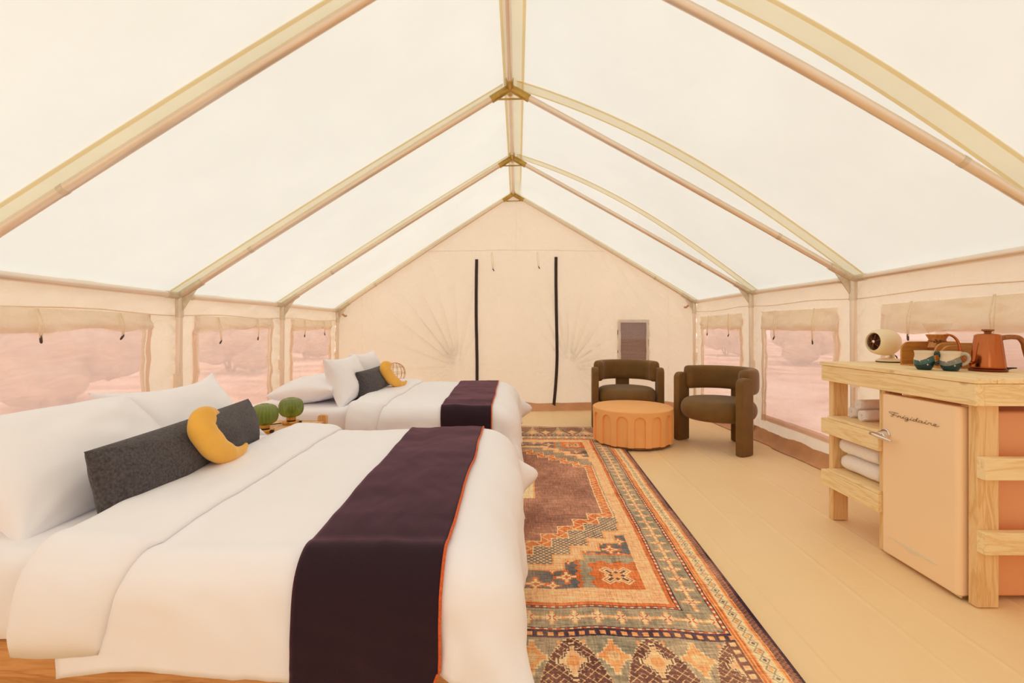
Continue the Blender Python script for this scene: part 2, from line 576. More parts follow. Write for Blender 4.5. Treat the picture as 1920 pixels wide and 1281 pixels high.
def ridge_band(a, b, dz, name, mat, parent):
    P = np.stack([np.stack([I(Yr, GX) + a, Yr, I(Yr, GZ) + .03 + dz + 0 * Yr], -1), np.stack([I(Yr, GX) + b, Yr, I(Yr, GZ) + .03 + dz - .004 + 0 * Yr], -1)], 1)
    return obj(name, MB().grid(P), mat, parent, True)
bulge = .012
rb = ridge_band(-.045, .105, -.022, 'ridge_strip', 'strip', ceiling)
ridge_band(-.045, -.026, -.028, 'seam_hem', 'hem', rb)
ridge_band(.086, .105, -.028, 'seam_hem', 'hem', rb)

# floor: groundsheet over boards, soft ridges along the boards' joints
xs = np.linspace(-2.56, 2.56, 900); ys = np.linspace(-1.0, 6.62, 56)
X, Y = np.meshgrid(xs, ys, indexing='ij')
def floor_z(X, Y):
    xx = X + .012 * np.sin(Y * 1.1) - .03 * (Y - 3)*.1
    ph = np.abs(((xx / .205 + .35) % 1.0) - .5) * .205
    ridge = np.exp(-(ph / .010) ** 2) * (.55 + .45 * np.sin(Y * 1.7 + np.floor(xx / .205 + .35) * 2.3))
    return .0036 * ridge - .0036 + .0012 * nz(X * 5, Y * 3, 1)
mb = MB().grid(np.stack([X, Y, np.minimum(floor_z(X, Y), .0)], -1))
floor = struct(obj('floor', mb, 'floor', smooth=True))

# side walls with window openings
WINS = [(2.28, 3.24), (3.81, 4.83), (5.37, 6.33)]
WZ0, WZ1 = .24, 1.13
GY = np.arange(-.96, 6.585, .03)
WIN_G = [(GY[np.argmin(abs(GY - a))], GY[np.argmin(abs(GY - b))]) for a, b in WINS]
def wall_x(side, Y, z):
    base = np.where(True, I(Y, LX) - .045, 0) if side < 0 else I(Y, RX) + .045
    top = I(Y, LZ) if side < 0 else I(Y, RZ)
    t = np.clip(z / top, 0, 1)
    dist = np.abs(((Y - .55) / 1.49) % 1 - .5) * 2          # 1 at posts, 0 mid-bay
    bulge = .03 * np.sin(PI * t) * (1 - dist ** 2)
    wr = .012 * nz(Y * 9, z * 22, side) * (.4 + t) + .007 * nz(Y * 31 + 9 * z, z * 13, side + 4) + .010 * np.exp(-((1 - dist) / .12) ** 2) * np.sin(z * 60 + 3 * np.sin(Y * 9))
    return base + side * (bulge + wr)
for side, nm in ((-1, 'wall_left'), (1, 'wall_right')):
    T = np.linspace(.0, 1.0, 52)
    Yg, Tg = np.meshgrid(GY, T, indexing='ij')
    top = (I(Yg, LZ) if side < 0 else I(Yg, RZ)) + .03
    Zg = Tg * top
    zrow = lambda i, j: (Zg[i, j] + Zg[i, j + 1]) / 2
    def skip(i, j):
        y = (GY[i] + GY[i + 1]) / 2; z = zrow(i, j)
        return any(a < y < b for a, b in WIN_G) and WZ0 < z < WZ1
    P = np.stack([wall_x(side, Yg, Zg), Yg, Zg], -1)
    wl = struct(obj(nm, MB().grid(P, side > 0, skip), 'wall', smooth=True))
    # sewn seam under the eave
    zz = I(GY, LZ if side < 0 else RZ) - .14
    pts = [(wall_x(side, y, z) - side * .006, y, z + .008 * math.sin(y * 5)) for y, z in zip(GY[40:], zz[40:])]
    obj('wall_seam', MB().tube(pts, .0032, 6), 'wall', wl, True)
    # wrinkled sod cloth lapping onto the floor
    Yg, Tg = np.meshgrid(GY, np.linspace(0, 1, 10), indexing='ij')
    hgt = .10 + .03 * nz(Yg * 3.1, Yg * 0, side + 1)
    run = .11 + .05 * nz(Yg * 2.3, Yg * 0, side + 7)
    zz = hgt * np.clip(1 - Tg * 1.35, 0, 1) ** 1.6 + .004 + .006 * np.abs(nz(Yg * 14, Tg * 6, side)) * (Tg < .95)
    xx = wall_x(side, Yg, hgt * (1 - Tg)) - side * (.012 + run * Tg)
    bb = struct(obj('baseboard_left' if side < 0 else 'baseboard_right', MB().grid(np.stack([xx, Yg, zz], -1)), 'sod', smooth=True))

# gable walls
def roof_z(x, Y):
    gx, gz = float(I(Y, GX)), 0
    if x >= gx:
        s = (x - gx) / (float(I(Y, RX)) + .035 - gx); return float(roof_right(np.array(s), np.array(Y))[2])
    s = (gx - x) / (gx - (float(I(Y, LX)) - .035)); return float(roof_left(np.array(s), np.array(Y))[2])
BW = (1.41, 1.79, .62, 1.225)                                # back-wall screen window
def star(x, z, cx, cz, k, ph):
    d = np.hypot(x - cx, z - cz); a = np.arctan2(z - cz, x - cx)
    return ((1 - 2 * np.abs(np.sin(a * k / 2 + ph + 1.2 * np.sin(a * 3 + ph))) ** .7) * .030 * np.clip(d / .25, 0, 1) * np.exp(-(d / 1.25) ** 2) * (.22 + .78 * np.clip(np.cos(a - (2.3 if cx < 0 else .95)), 0, 1))) - .03 * np.exp(-(d / .07) ** 2)
def back_y(x, z):
    wr = star(x, z, -.82, .60, 24, .5) + star(x, z, .71, .60, 26, 1.4) + .006 * nz((x + z) * 9, (x - z) * 3, 3) * np.clip((2.3 - z), 0, 1)
    wr = wr + .009 * np.sin((x * .8 + z * .55) * 42 + 2 * np.sin(x * 5)) * np.exp(-((x - 1.6) / .8) ** 2)
    wr = wr + .012 * nz(x * 3, z * 2.2, 9) + .005 * nz(x * 11 - z * 6, z * 5 + x * 3, 12) + .0035 * nz(x * 24 + z * 17, z * 9 - x * 5, 5)
    return 6.575 + wr
gx_ = np.linspace(-2.51, 2.46, 300)
T = np.linspace(0, 1, 170)
top = np.array([roof_z(x, 6.57) for x in gx_])
Xg, Tg = np.meshgrid(gx_, T, indexing='ij')
Zg = Tg * top[:, None]
def skipb(i, j):
    x = (gx_[i] + gx_[i + 1]) / 2; z = Zg[i, j:j + 2].mean()
    return BW[0] < x < BW[1] and BW[2] < z < BW[3]
wall_back = struct(obj('wall_back', MB().grid(np.stack([Xg, back_y(Xg, Zg), Zg], -1), False, skipb), 'wall', smooth=True))
xs_ = np.linspace(-1.28, 1.2, 40)
obj('wall_seam', MB().tube([(x, back_y(x, 2.21) - .004, 2.21 + .01 * math.cos(x * 2)) for x in xs_], .0022, 6), 'wall', wall_back, True)
zs_ = np.linspace(2.22, 2.9, 12)
obj('wall_seam', MB().tube([(-.02, back_y(-.02, z) - .0002, z) for z in zs_], .0012, 6), 'wall', wall_back, True)
for xx_, a, b in ((-2.16, .5, 1.55), (2.09, .2, 1.6)):
    zs_ = np.linspace(a, b, 16)
    obj('wall_seam', MB().tube([(xx_, back_y(xx_, z) - .0002, z) for z in zs_], .0012, 6), 'wall', wall_back, True)
# sod cloth along the back wall
Xg2, Tg2 = np.meshgrid(np.linspace(-2.45, 2.4, 120), np.linspace(0, 1, 10), indexing='ij')
h2 = .105 + .025 * nz(Xg2 * 3.3, Xg2 * 0, 2)
zz = h2 * np.clip(1 - Tg2 * 1.25, 0, 1) ** 1.2 + .005 + .005 * np.abs(nz(Xg2 * 12, Tg2 * 5, 3)) * (Tg2 < .95)
yy = back_y(Xg2, h2) - .014 - (.07 + .04 * nz(Xg2 * 2.1, Xg2 * 0, 5)) * Tg2
struct(obj('baseboard_back', MB().grid(np.stack([Xg2, yy, zz], -1)), 'sod', smooth=True))

# front gable with its doorway rolled open, behind the camera
gz_ = np.linspace(0, 1, 40)
topf = np.array([roof_z(x, -.97) for x in gx_])
Xg, Tg = np.meshgrid(gx_, gz_, indexing='ij')
Zf = Tg * topf[:, None]
def skipf(i, j):
    x = (gx_[i] + gx_[i + 1]) / 2; z = Zf[i, j:j + 2].mean()
    return -.5 < x < .5 and z < 2.0
struct(obj('wall_front', MB().grid(np.stack([Xg, -.97 + 0 * Xg, Zf], -1), True, skipf), 'wall', smooth=True))

# back door: two zips, ties
door = thing('door_1', None, None, (0, 6.55, 0), kind='structure')
def zip_strip(pts, wid):
    mb = MB()
    zy = np.array([min(float(back_y(x + d, z + e)) for d in (-.025, 0, .025) for e in (-.02, 0, .02)) for x, z in pts]) - .014
    P = np.array([[(x - wid / 2, y, z), (x + wid / 2, y, z)] for (x, z), y in zip(pts, zy)])
    return mb.grid(P)
zl = [(-.566 + .006 * math.sin(z * 3), z) for z in np.linspace(.02, 2.09, 50)]
zr_ = [(.537 + .008 * math.sin(z * 2.5) - .07 * max(0, (.75 - z)) ** 1.5, z) for z in np.linspace(.02, 2.12, 50)]
obj('zipper', zip_strip(zl, .042), 'zip', door, True, solid=.008)
obj('zipper', zip_strip(zr_, .042), 'zip', door, True, solid=.008)
def tie(parent, top, bot, nrm, tilt=0.0):
    """loop of cord with a dark toggle; nrm = unit vector into the room"""
    n = Vector(nrm); t = Vector(top); b = Vector(bot)
    side = Vector((0, 0, 1)).cross(n) * .012
    mid = (t + b) / 2 + n * .01
    c = obj('tie_cord', MB().tube([t - side * .3, mid - side, b - side * .3], .0035, 6).tube([t + side * .5, mid + side * 1.2, b + side * .4], .0035, 6), 'cord', parent, True)
    d = Vector((0, 0, -1)) * math.cos(tilt) + side.normalized() * math.sin(tilt)
    obj('toggle', MB().tube([b - d * .012, b, b + d * .022, b + d * .03], [.0035, .0065, .0065, .0035], 8), 'toggle', c, True)
for xx_, zz_ in ((-.36, 1.95), (.27, 1.98)):
    tie(door, (xx_, back_y(xx_, 2.2) - .012, 2.19), (xx_ + .02, back_y(xx_, zz_) - .02, zz_), (0, -1, 0), .6)

# back-wall screen window
wn = thing('window_7', None, None, (1.6, 6.56, .62), kind='structure')
def bw(x, z, d): return (x, back_y(np.array(x), np.array(z)) * 0 + 6.572 - d, z)
obj('mesh_screen', MB().grid(np.array([[bw(x, z, .0) for z in np.linspace(BW[2] - .03, BW[3] + .03, 8)] for x in np.linspace(BW[0] - .03, BW[1] + .03, 6)])), 'screen', wn, True)
fr = [(BW[0] - .022, BW[0] + .014, BW[2] - .02, BW[3] + .03), (BW[1] - .014, BW[1] + .022, BW[2] - .02, BW[3] + .03), (BW[0], BW[1], BW[3] - .012, BW[3] + .03), (BW[0], BW[1], BW[2] - .03, BW[2] + .012)]
for a, b, c, d in fr:
    P = np.array([[(x, float(min(back_y(x, z), 6.575)) - .014, z) for z in np.linspace(c, d, 10)] for x in np.linspace(a, b, 5)])
    obj('window_trim', MB().grid(P), 'flap', wn, True)

# side windows
wi = 1
for side in (-1, 1):
    for bi, (a, b) in enumerate(WIN_G):
        root = thing('window_%d' % wi, None, None, (side * 2.52, (a + b) / 2, WZ0), kind='structure'); wi += 1
        ys_ = np.linspace(a - .025, b + .025, 34); zs_ = np.linspace(WZ0 - .03, WZ1 + .03, 34)
        Yg, Zg2 = np.meshgrid(ys_, zs_, indexing='ij')
        xx = wall_x(side, Yg, Zg2) - side * .004 + side * .004 * nz(Yg * 4 + Zg2 * 4, Zg2 * 3, wi) + side * .0012 * nz(Yg * 20 + 14 * Zg2, Zg2 * 8, wi + 3)
        obj('clear_pane', MB().grid(np.stack([xx, Yg, Zg2], -1)), 'vinyl', root, True)
        # rolled storm flap across the top, its lower edge uneven
        Yg, Tg = np.meshgrid(np.linspace(a - .07, b + .07, 44), np.linspace(0, 1, 14), indexing='ij')
        ztop = (I(Yg, LZ) if side < 0 else I(Yg, RZ)) - .145
        if side > 0: ztop = ztop - .06
        zbot = WZ1 - .03 + .03 * nz(Yg * 4.2, Yg * 0, wi * 1.3) + (.035 * ((Yg - a) / (b - a)) if side < 0 else 0.02)
        zz = ztop + (zbot - ztop) * Tg
        xx = wall_x(side, Yg, zz) - side * (.010 + .010 * np.sin(PI * Tg ** 1.6) + .006 * nz(Yg * 13, Tg * 6, wi))
        obj('storm_flap', MB().grid(np.stack([xx, Yg, zz], -1)), 'flap', root, True)
        for yy0, wd in ((a - .05, .035), (a - .005, .03), (b + .005, .03), (b + .05, .035)):
            zc = np.linspace(WZ0 - .05, 1.24, 24)
            P = np.array([[(float(wall_x(side, y, z)) - side * .010, y + .004 * math.sin(z * 19 + y), z) for z in zc] for y in (yy0 - wd / 2, yy0 + wd / 2)])
            obj('side_tape', MB().grid(P), 'velcro' if abs(wd - .035) < .001 else 'flap', root, True)
        P = np.array([[(float(wall_x(side, y, z)) - side * .010, y, z) for z in (WZ0 - .04, WZ0 + .02)] for y in np.linspace(a - .05, b + .05, 20)])
        obj('bottom_tape', MB().grid(P), 'velcro', root, True)
        for k, fy in enumerate((.22, .78)):
            yy_ = a + (b - a) * fy
            zt = float(I(yy_, LZ if side < 0 else RZ)) - (.15 if side < 0 else .2)
            zb = [1.03, 1.05, 1.06, 1.07, 1.09, 1.09][(wi * 2 + k) % 6]
            tie(root, (float(wall_x(side, yy_, zt)) - side * .03, yy_, zt), (float(wall_x(side, yy_, zb)) - side * .045, yy_ + .01, zb), (-side, 0, 0), (-.2, .5, .1, -.7)[(wi + k) % 4])

# ------------------------------------------------------------------ tent frame: one bolted thing
fr_ = thing('tent_frame', 'galvanised tube frame of the tent with rafters, eave rails, ridge pole and posts', 'frame', (0, 3, 0))
R_ = .023
def lerp(a, b, t): return tuple(a[i] + (b[i] - a[i]) * t for i in range(3))
for i in range(1, 6):
    L_ = (LX[i], FY[i], LZ[i]); Rr = (RX[i], FY[i], RZ[i]); G_ = (GX[i], FY[i], GZ[i])
    if i == 5: G_ = (GX[i], FY[i] - .03, GZ[i]); L_ = (LX[i], FY[i] - .03, LZ[i]); Rr = (RX[i], FY[i] - .03, RZ[i])
    for E, sx in ((L_, -1), (Rr, 1)):
        d = Vector(G_) - Vector(E); ln = d.length; d.normalize()
        sag = [0, .0, .0]
        pts = [tuple(Vector(E) + d * (ln * t) + Vector((0, 0, (.05 if (i == 2 and sx > 0) else .012) * math.sin(PI * t)))) for t in np.linspace(0, 1, 13)]
        obj('rafter', MB().tube(pts, R_, 14), 'tube', fr_, True, auto=50)
        obj('joint_band', MB().tube([lerp(pts[2], pts[3], .55), lerp(pts[2], pts[3], .66)], R_ + .0016, 14), 'zinc', fr_, True, auto=50)
        obj('ridge_sleeve', MB().tube([lerp(G_, E, .0), lerp(G_, E, .165 / ln)], .0285, 14), 'brass', fr_, True, auto=50)
        obj('eave_sleeve', MB().tube([E, lerp(E, G_, .2 / ln)], .0275, 14), 'zinc', fr_, True, auto=50)
        foot = (E[0] + sx * .01, E[1], .0)
        obj('post', MB().tube([foot, lerp(foot, E, .97)], R_, 14), 'tube', fr_, True, auto=50)
        obj('post_sleeve', MB().tube([(E[0], E[1], E[2] - .16), (E[0], E[1], E[2] + .005)], .0275, 14), 'zinc', fr_, True, auto=50)
        obj('post_collar', MB().tube([(foot[0], foot[1], .70), (foot[0], foot[1], .80)], .03, 14), 'sleeve', fr_, True, auto=50)
        # triangular gusset between post and rafter
        a = Vector(E) + Vector((-sx * .022, 0, -.12)); b = Vector(E) + d * .17 + Vector((0, 0, -.02)); c = Vector(E) + Vector((-sx * .02, 0, -.01))
        obj('gusset', MB().add([tuple(p + Vector((0, s_ * .003, 0))) for s_ in (-1, 1) for p in (a, b, c)], [(0, 1, 2), (5, 4, 3), (0, 3, 4, 1), (1, 4, 5, 2), (2, 5, 3, 0)]), 'zinc', fr_)
    p1 = lerp(G_, L_, .105 / 2.9); p2 = lerp(G_, Rr, .105 / 2.9)
    obj('ridge_brace', MB().tube([(p1[0] - .015, FY[i] - .01, p1[2] - .035), (p2[0] + .015, FY[i] - .01, p2[2] - .035)], .007, 8), 'brass', fr_, True)
    Yp = FY[i - 1]
    for A_, B_ in (((LX[i - 1], Yp, LZ[i - 1]), L_), ((RX[i - 1], Yp, RZ[i - 1]), Rr)):
        obj('eave_rail', MB().tube([A_, B_], R_, 14), 'tube', fr_, True, auto=50)
        obj('rail_sleeve', MB().tube([lerp(A_, B_, .91), B_], .0265, 14), 'zinc', fr_, True, auto=50)
        obj('rail_sleeve', MB().tube([A_, lerp(A_, B_, .09)], .0265, 14), 'zinc', fr_, True, auto=50)
    obj('ridge_pole', MB().tube([(GX[i - 1], Yp, GZ[i - 1]), G_], R_, 14), 'tube', fr_, True, auto=50)
    obj('ridge_sleeve', MB().tube([(G_[0], FY[i] - .13, lerp((0, 0, GZ[i - 1]), (0, 0, G_[2]), .92)[2]), (G_[0], FY[i] + (.08 if i < 5 else 0), G_[2])], .0275, 14), 'brass', fr_, True, auto=50)
for sx, xx_, zz_ in ((-1, -2.40, 1.33), (1, 2.34, 1.45)):
    obj('corner_strap', MB().tube([(xx_, 6.50, zz_), (xx_ - sx * .03, 6.52, zz_ - .03), (xx_ - sx * .05, 6.53, zz_ - .02)], .014, 8), 'sod', fr_, True)

# ------------------------------------------------------------------ outside
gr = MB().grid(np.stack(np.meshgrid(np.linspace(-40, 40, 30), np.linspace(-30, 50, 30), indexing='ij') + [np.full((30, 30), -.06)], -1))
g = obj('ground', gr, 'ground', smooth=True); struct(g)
def make_shrub(label):
    t = thing('shrub', label, 'shrub', (0, 0, 0), 0, 'hazy shrubs outside the tent windows')
    for k in range(5):
        a = k * 1.256
        obj('stem', MB().tube([(.05 * math.cos(a), .05 * math.sin(a), -.06), (.2 * math.cos(a), .2 * math.sin(a), .35), (.3 * math.cos(a), .3 * math.sin(a), .7)], [.035, .025, .015], 8), 'bark', t, True)
    mb = MB()
    r2 = random.Random(3)
    for k in range(9):
        cx, cy, cz, rr = r2.uniform(-.7, .7), r2.uniform(-.7, .7), r2.uniform(.45, .95), r2.uniform(.38, .6)
        u, v_ = np.meshgrid(np.linspace(0, PI, 12), np.linspace(0, 2 * PI, 18, endpoint=False), indexing='ij')
        q = rr * (1 + .16 * nz(u * 5 + k, v_ * 3, k))
        mb.grid(np.stack([cx + q * np.sin(u) * np.cos(v_), cy + q * np.sin(u) * np.sin(v_), cz + q * np.cos(u) * .8], -1), wrap=True)
    o = obj('foliage', mb, 'leaves', t, True)
    o['kind'] = 'stuff'
    return t
sh = [('hazy shrub outside the nearest left window, beyond the near pillows', -7.2, 7.6), ('hazy shrub outside the middle left window, behind the green lamps', -7.6, 12.6), ('hazy shrub outside the farthest left window, by the back wall', -8.0, 18.0),
      ('hazy shrub outside the right window behind the kettle and fan', 9.0, 8.6), ('hazy shrub outside the right window between the armchair and the pine counter', 9.5, 15.6), ('hazy shrub outside the farthest right window, behind the armchairs', 9.0, 20.5)]
for k, (lb, x, y) in enumerate(sh):
    if k == 0:
        s0 = make_shrub(lb); s0.location = (x, y, 0)
    else:
        dup(s0, (x, y, 0), k * 1.3, lb)

# ------------------------------------------------------------------ rug
def rug_image():
    W_, H_ = 2.04, 4.12
    nx, ny = 860, 1740
    x = (np.arange(nx) + .5) / nx * W_ - W_ / 2
    y = (np.arange(ny) + .5) / ny * H_ - H_ / 2
    X, Y = np.meshgrid(x, y)
    # hand-woven wobble
    Xw = X + .003 * np.sin(Y * 5 + 2) + .001 * np.sin(Y * 31); Yw = Y + .007 * np.sin(X * 8 + 1) + .004 * np.sin(X * 23 + 2)
    ax, ay = np.abs(Xw), np.abs(Yw)
    ex, ey = 1.02 - ax, 2.06 - ay            # distances from the edges
    col = np.zeros((ny, nx, 3))
    K = {k: np.array([int(v[i:i + 2], 16) / 255 for i in (1, 3, 5)]) for k, v in dict(
        navy='#3f2f42', plum='#5f3f3d', brown='#93685a', rust='#cf6e3c', peach='#f6bc8e', cream='#f0cfa4', teal='#96907c', slate='#64666a', red='#c4553a', tan='#e9bd8b', orange='#efa168').items()}
    def put(mask, c): col[mask] = K[c]
    def star(u, v, r, thin=.22):
        """stepped four-armed star, u,v centred"""
        au, av = np.abs(u), np.abs(v)
        return ((au < r * .42) & (av < r * .42)) | ((au < r * thin) & (av < r)) | ((av < r * thin) & (au < r))
    put(np.ones_like(X, bool), 'peach')
    # ---- field
    inf = (ax < .64) & (ay < 1.32)
    xb = .566
    def yb(a): return .385 + .095 * np.ceil(np.clip(xb - a, 0, 9) / .095)
    def in_brown(d):
        a, b = ax - d, ay - d
        return (a < xb) & (b < yb(np.clip(a, 0, 9)))
    put(inf, 'slate')
    # scattered stars on the slate ground
    sg = np.zeros_like(inf)
    for (sx_, sy_, r) in [(.163, 1.285, .06), (.304, 1.226, .062), (.241, 1.163, .036), (.542, .95, .058), (.319, 1.08, .036), (.505, .873, .032), (.60, .86, .042), (.239, 1.295, .04), (.414, .97, .03), (.05, 1.24, .045), (.09, 1.17, .03), (.19, 1.09, .03), (.58, 1.0, .03)]:
        s_ = star(ax - sx_, ay - sy_, r); s2 = star(ax - sx_, ay - sy_, r * .72, .16)
        put(inf & s_, 'rust'); put(inf & s2, 'cream')
        put(inf & star(ax - sx_, ay - sy_, r * .25, .3), 'rust')
    # corner squares
    cq = (ax > .345) & (ay > .985) & inf
    cz = .008 * np.sign(np.sin((Yw + Xw) * 120))
    tri = lambda t, p: 2 * np.abs((t / p) % 1 - .5)
    cqt = (ax + .02 * tri(Yw, .05) > .365) & (ay + .02 * tri(Xw, .05) > 1.005) & inf
    put(cqt, 'rust')
    put((ax + .02 * tri(Yw, .05) > .383) & (ay + .02 * tri(Xw, .05) > 1.023) & inf & cqt, 'teal')
    co = (ax + .03 * tri(Yw, .08) > .437) & (ay + .03 * tri(Xw, .08) > 1.10) & inf
    put(co, 'rust')
    u, v = ax - .535, ay - 1.205
    p_, q_ = (u + v) / 1.414, (u - v) / 1.414
    def xs(t, l): return ((np.abs(p_) < t) & (np.abs(q_) < l)) | ((np.abs(q_) < t) & (np.abs(p_) < l)) | (np.abs(u) + np.abs(v) < l * .72)
    put(co & xs(.026, .085), 'cream'); put(co & xs(.019, .077), 'rust'); put(co & xs(.014, .071), 'cream'); put(co & (((np.abs(p_) < .007) | (np.abs(q_) < .007)) & xs(.014, .062)), 'plum')
    put(co & (np.abs(u) + np.abs(v) < .042), 'orange')
    put(co & (np.abs(np.abs(u) - .028) + np.abs(v) < .012), 'plum'); put(co & (np.abs(u) + np.abs(np.abs(v) - .028) < .012), 'plum')
    # stepped bands
    put(inf & in_brown(.212), 'orange'); put(inf & in_brown(.20), 'peach'); put(inf & in_brown(.162), 'orange')
    put(inf & in_brown(.15), 'slate')
    chk = (np.sin(Xw * 2 * PI / .03) * np.sin(Yw * 2 * PI / .03) > .15)
    put(inf & in_brown(.15) & chk, 'tan')
    put(inf & in_brown(.062), 'cream'); put(inf & in_brown(.055), 'rust')
    dia = (tri(Xw, .095) + tri(Yw, .095))
    put(inf & in_brown(.055) & (np.abs(dia - 1) < .13), 'peach')
    put(inf & in_brown(.007), 'cream'); put(inf & in_brown(0), 'brown')
    # side zig-zag strip beside the brown field
    sz = (ax > xb + .007) & (ax < .625) & (ay < .535)
    put(sz, 'rust'); put(sz & (np.abs(tri(Yw, .05) - (ax - xb) / .05) < .14), 'peach')
    put((ax > .625) & (ax < .633) & (ay < .54), 'cream')
    # centre medallion
    for d, c in ((.0, 'orange'), (.012, 'cream'), (.035, 'tan'), (.045, 'cream'), (.075, 'rust'), (.085, 'slate')):
        put((ax < .165 - d) & (ay < .235 - d), c)
    put((ax < .055) & (ay > .235) & (ay < .31), 'tan')
    # ---- peach guard around the field
    pg = (~inf) & (ax < .712) & (ay < 1.423)
    put(pg, 'peach')
    du = np.where(ay > 1.32, (Xw / .105) % 1 - .5, (Yw / .105) % 1 - .5) * .105
    dv = np.where(ay > 1.32, ay - 1.37, ax - .676)
    rr = np.hypot(du, dv); aa = np.arctan2(dv, du)
    put(pg & (rr < .036) & (np.abs(np.sin(aa * 3)) < .22), 'orange')
    og = (~inf) & (~pg) & (ax < .73) & (ay < 1.445)
    put(og, 'rust')
    def ring(a0, b0, a1, b1): return (ax < a1) & (ay < b1) & ~((ax < a0) & (ay < b0))
    def dotted(a0, b0, a1, b1):
        m = ring(a0, b0, a1, b1); put(m, 'red')
        t = np.where(ay > b0, Xw, Yw)
        put(m & ((t / .032) % 1 < .45), 'cream')
        put(ring(a1 - .005, b1 - .005, a1, b1), 'navy'); put(ring(a0, b0, a0 + .004, b0 + .004), 'navy')
    dotted(.73, 1.445, .75, 1.462)
    tb = ring(.75, 1.462, .862, 1.585); put(tb, 'teal')
    onend = ay > 1.462
    du = (np.where(onend, Xw, Yw) / .09 % 1 - .5) * .09
    dv = np.where(onend, ay - 1.523, ax - .806)
    s1 = (np.hypot(du, dv) < .1)
    put(tb & star(du, dv, .044, .22), 'orange'); put(tb & star(du, dv, .038, .15), 'cream')
    put(tb & (np.abs(du) < .021) & (np.abs(dv) < .021), 'cream')
    put(tb & (np.abs(np.abs(du) - np.abs(dv)) < .004) & (np.abs(du) < .018) & (np.abs(du) > .004), 'red')
    put(tb & (np.abs(dv) < .003) & (np.abs(du) > .04), 'tan')
    dotted(.862, 1.585, .882, 1.602)
    # ---- end panels with pointed niches
    ep = (ay > 1.602) & (ax < .882)
    put(ep, 'navy')
    sq = ep & (ay < 1.642); put(sq, 'navy')
    put(sq & (np.abs(ay - 1.622) < .011) & (np.abs((Xw / .039) % 1 - .5) < .28), 'orange')
    bot = ep & (ay >= 1.642)
    side = bot & (ax > .842)
    nb = bot & (ax <= .842)
    put(nb, 'teal')
    cyc = Xw / .285 + .5
    cu = (cyc % 1 - .5) * .285
    prof = 1.648 + np.round(np.interp(np.abs(cu), [0, .02, .057, .093, .118, .143], [0, .008, .055, .135, .225, .40]) / .013) * .013
    arch = nb & (ay > prof)
    put(nb & (ay > prof - .007), 'cream'); put(arch, 'plum')
    lat = (np.abs(tri(Xw, .026) + tri(Yw, .026) - 1) < .15) & (np.sin(Xw * 2 * PI / .052) * np.sin(Yw * 2 * PI / .039 + Xw * 9) > -.25)
    put(arch & lat, 'tan')
    cr = lambda a, b, s: (((np.abs(a) < .045 * s) & (np.abs(b) < .055 * s)) | ((np.abs(a) < .016 * s) & (np.abs(b) < .115 * s)) | ((np.abs(b) < .018 * s) & (np.abs(a) < .085 * s)) | ((np.abs(a) < .03 * s) & (np.abs(b) < .075 * s)) | ((np.abs(a) < .06 * s) & (np.abs(b) < .03 * s)))
    b1 = (ay - 1.765) * .86
    put(arch & cr(cu, b1, .70), 'cream'); put(arch & cr(cu, b1, .635), 'plum'); put(arch & cr(cu, b1, .565), 'cream'); put(arch & cr(cu, b1, .49), 'peach'); put(arch & (np.hypot(cu, b1) < .022), 'orange')
    cu2 = ((cyc + .5) % 1 - .5) * .285; b2 = (ay - 1.748) * .9
    nich = nb & ~arch
    put(nich & cr(cu2, b2, .70), 'cream'); put(nich & cr(cu2, b2, .61), 'orange'); put(nich & (np.hypot(cu2, b2) < .022), 'tan')
    for o_ in (-.075, .075):
        put(nich & (np.abs(cu - o_ * .6) + np.abs(ay - 1.668) * .8 < .010), 'orange')
    put(side, 'plum'); put(side & (np.abs(ax - .862) < .012) & (np.abs((Yw / .039) % 1 - .5) < .28), 'peach')
    # ---- long side borders over the whole length
    sb = ax >= .882
    put(sb, 'orange'); put(sb & (np.abs(ax - .890) < .003), 'rust'); put(sb & (np.abs(ax - .904) < .003), 'rust')
    cb = (ax > .912) & (ax < .964); put(cb, 'cream')
    du = ((Yw / .043) % 1 - .5) * .043; dv = ax - .938
    dd = np.abs(du) + np.abs(dv) * 1.2
    put(cb & (np.abs(dd - .0205) < .0032), 'teal'); put(cb & (dd < .009), 'slate'); put(cb & (dd < .011) & (np.floor(Yw / .043) % 2 == 0), 'orange')
    put((ax >= .966) & (ax < .98), 'orange'); put((ax >= .971) & (ax < .975), 'rust')
    put(ax >= .980, 'brown')
    put((ax >= .98) & (np.sin(Yw * 400) * np.sin(Xw * 300 + Yw * 60) > .3), 'plum')
    put((ax > 1.008) | (ay > 2.045), 'navy')
    put((ay > 2.02) & (ay < 2.045), 'peach')
    # ---- wear and weave
    def blur_noise(sx, sy, seed):
        r = np.random.default_rng(seed).standard_normal((int(ny / sy) + 3, int(nx / sx) + 3))
        yy = np.arange(ny) / sy; xx = np.arange(nx) / sx
        y0 = yy.astype(int); x0 = xx.astype(int); fy = (yy - y0)[:, None]; fx = (xx - x0)[None, :]
        return (r[y0][:, x0] * (1 - fy) * (1 - fx) + r[y0 + 1][:, x0] * fy * (1 - fx) + r[y0][:, x0 + 1] * (1 - fy) * fx + r[y0 + 1][:, x0 + 1] * fy * fx)
    weave = blur_noise(1.3, 14, 1) * .05 + blur_noise(14, 1.3, 2) * .06 + blur_noise(1, 1, 5) * .04
    wear = blur_noise(70, 90, 3) * .05 + blur_noise(22, 30, 4) * .035
    mean = np.array([.84, .66, .52])
    dark = 1 - col.mean(-1, keepdims=True)
    fade = np.clip(.20 + wear[..., None] * 1.8, 0, .5)
    col = col * (1 - fade) + mean * fade
    col = col * (1 + (weave + wear * .5)[..., None] * (1 + .9 * dark))
    px = np.ones((ny, nx, 4), np.float32)
    px[..., :3] = np.clip(col * np.array([1.13, 1.11, 1.09]), 0, 1)
    img = bpy.data.images.new('rug_weave', nx, ny)
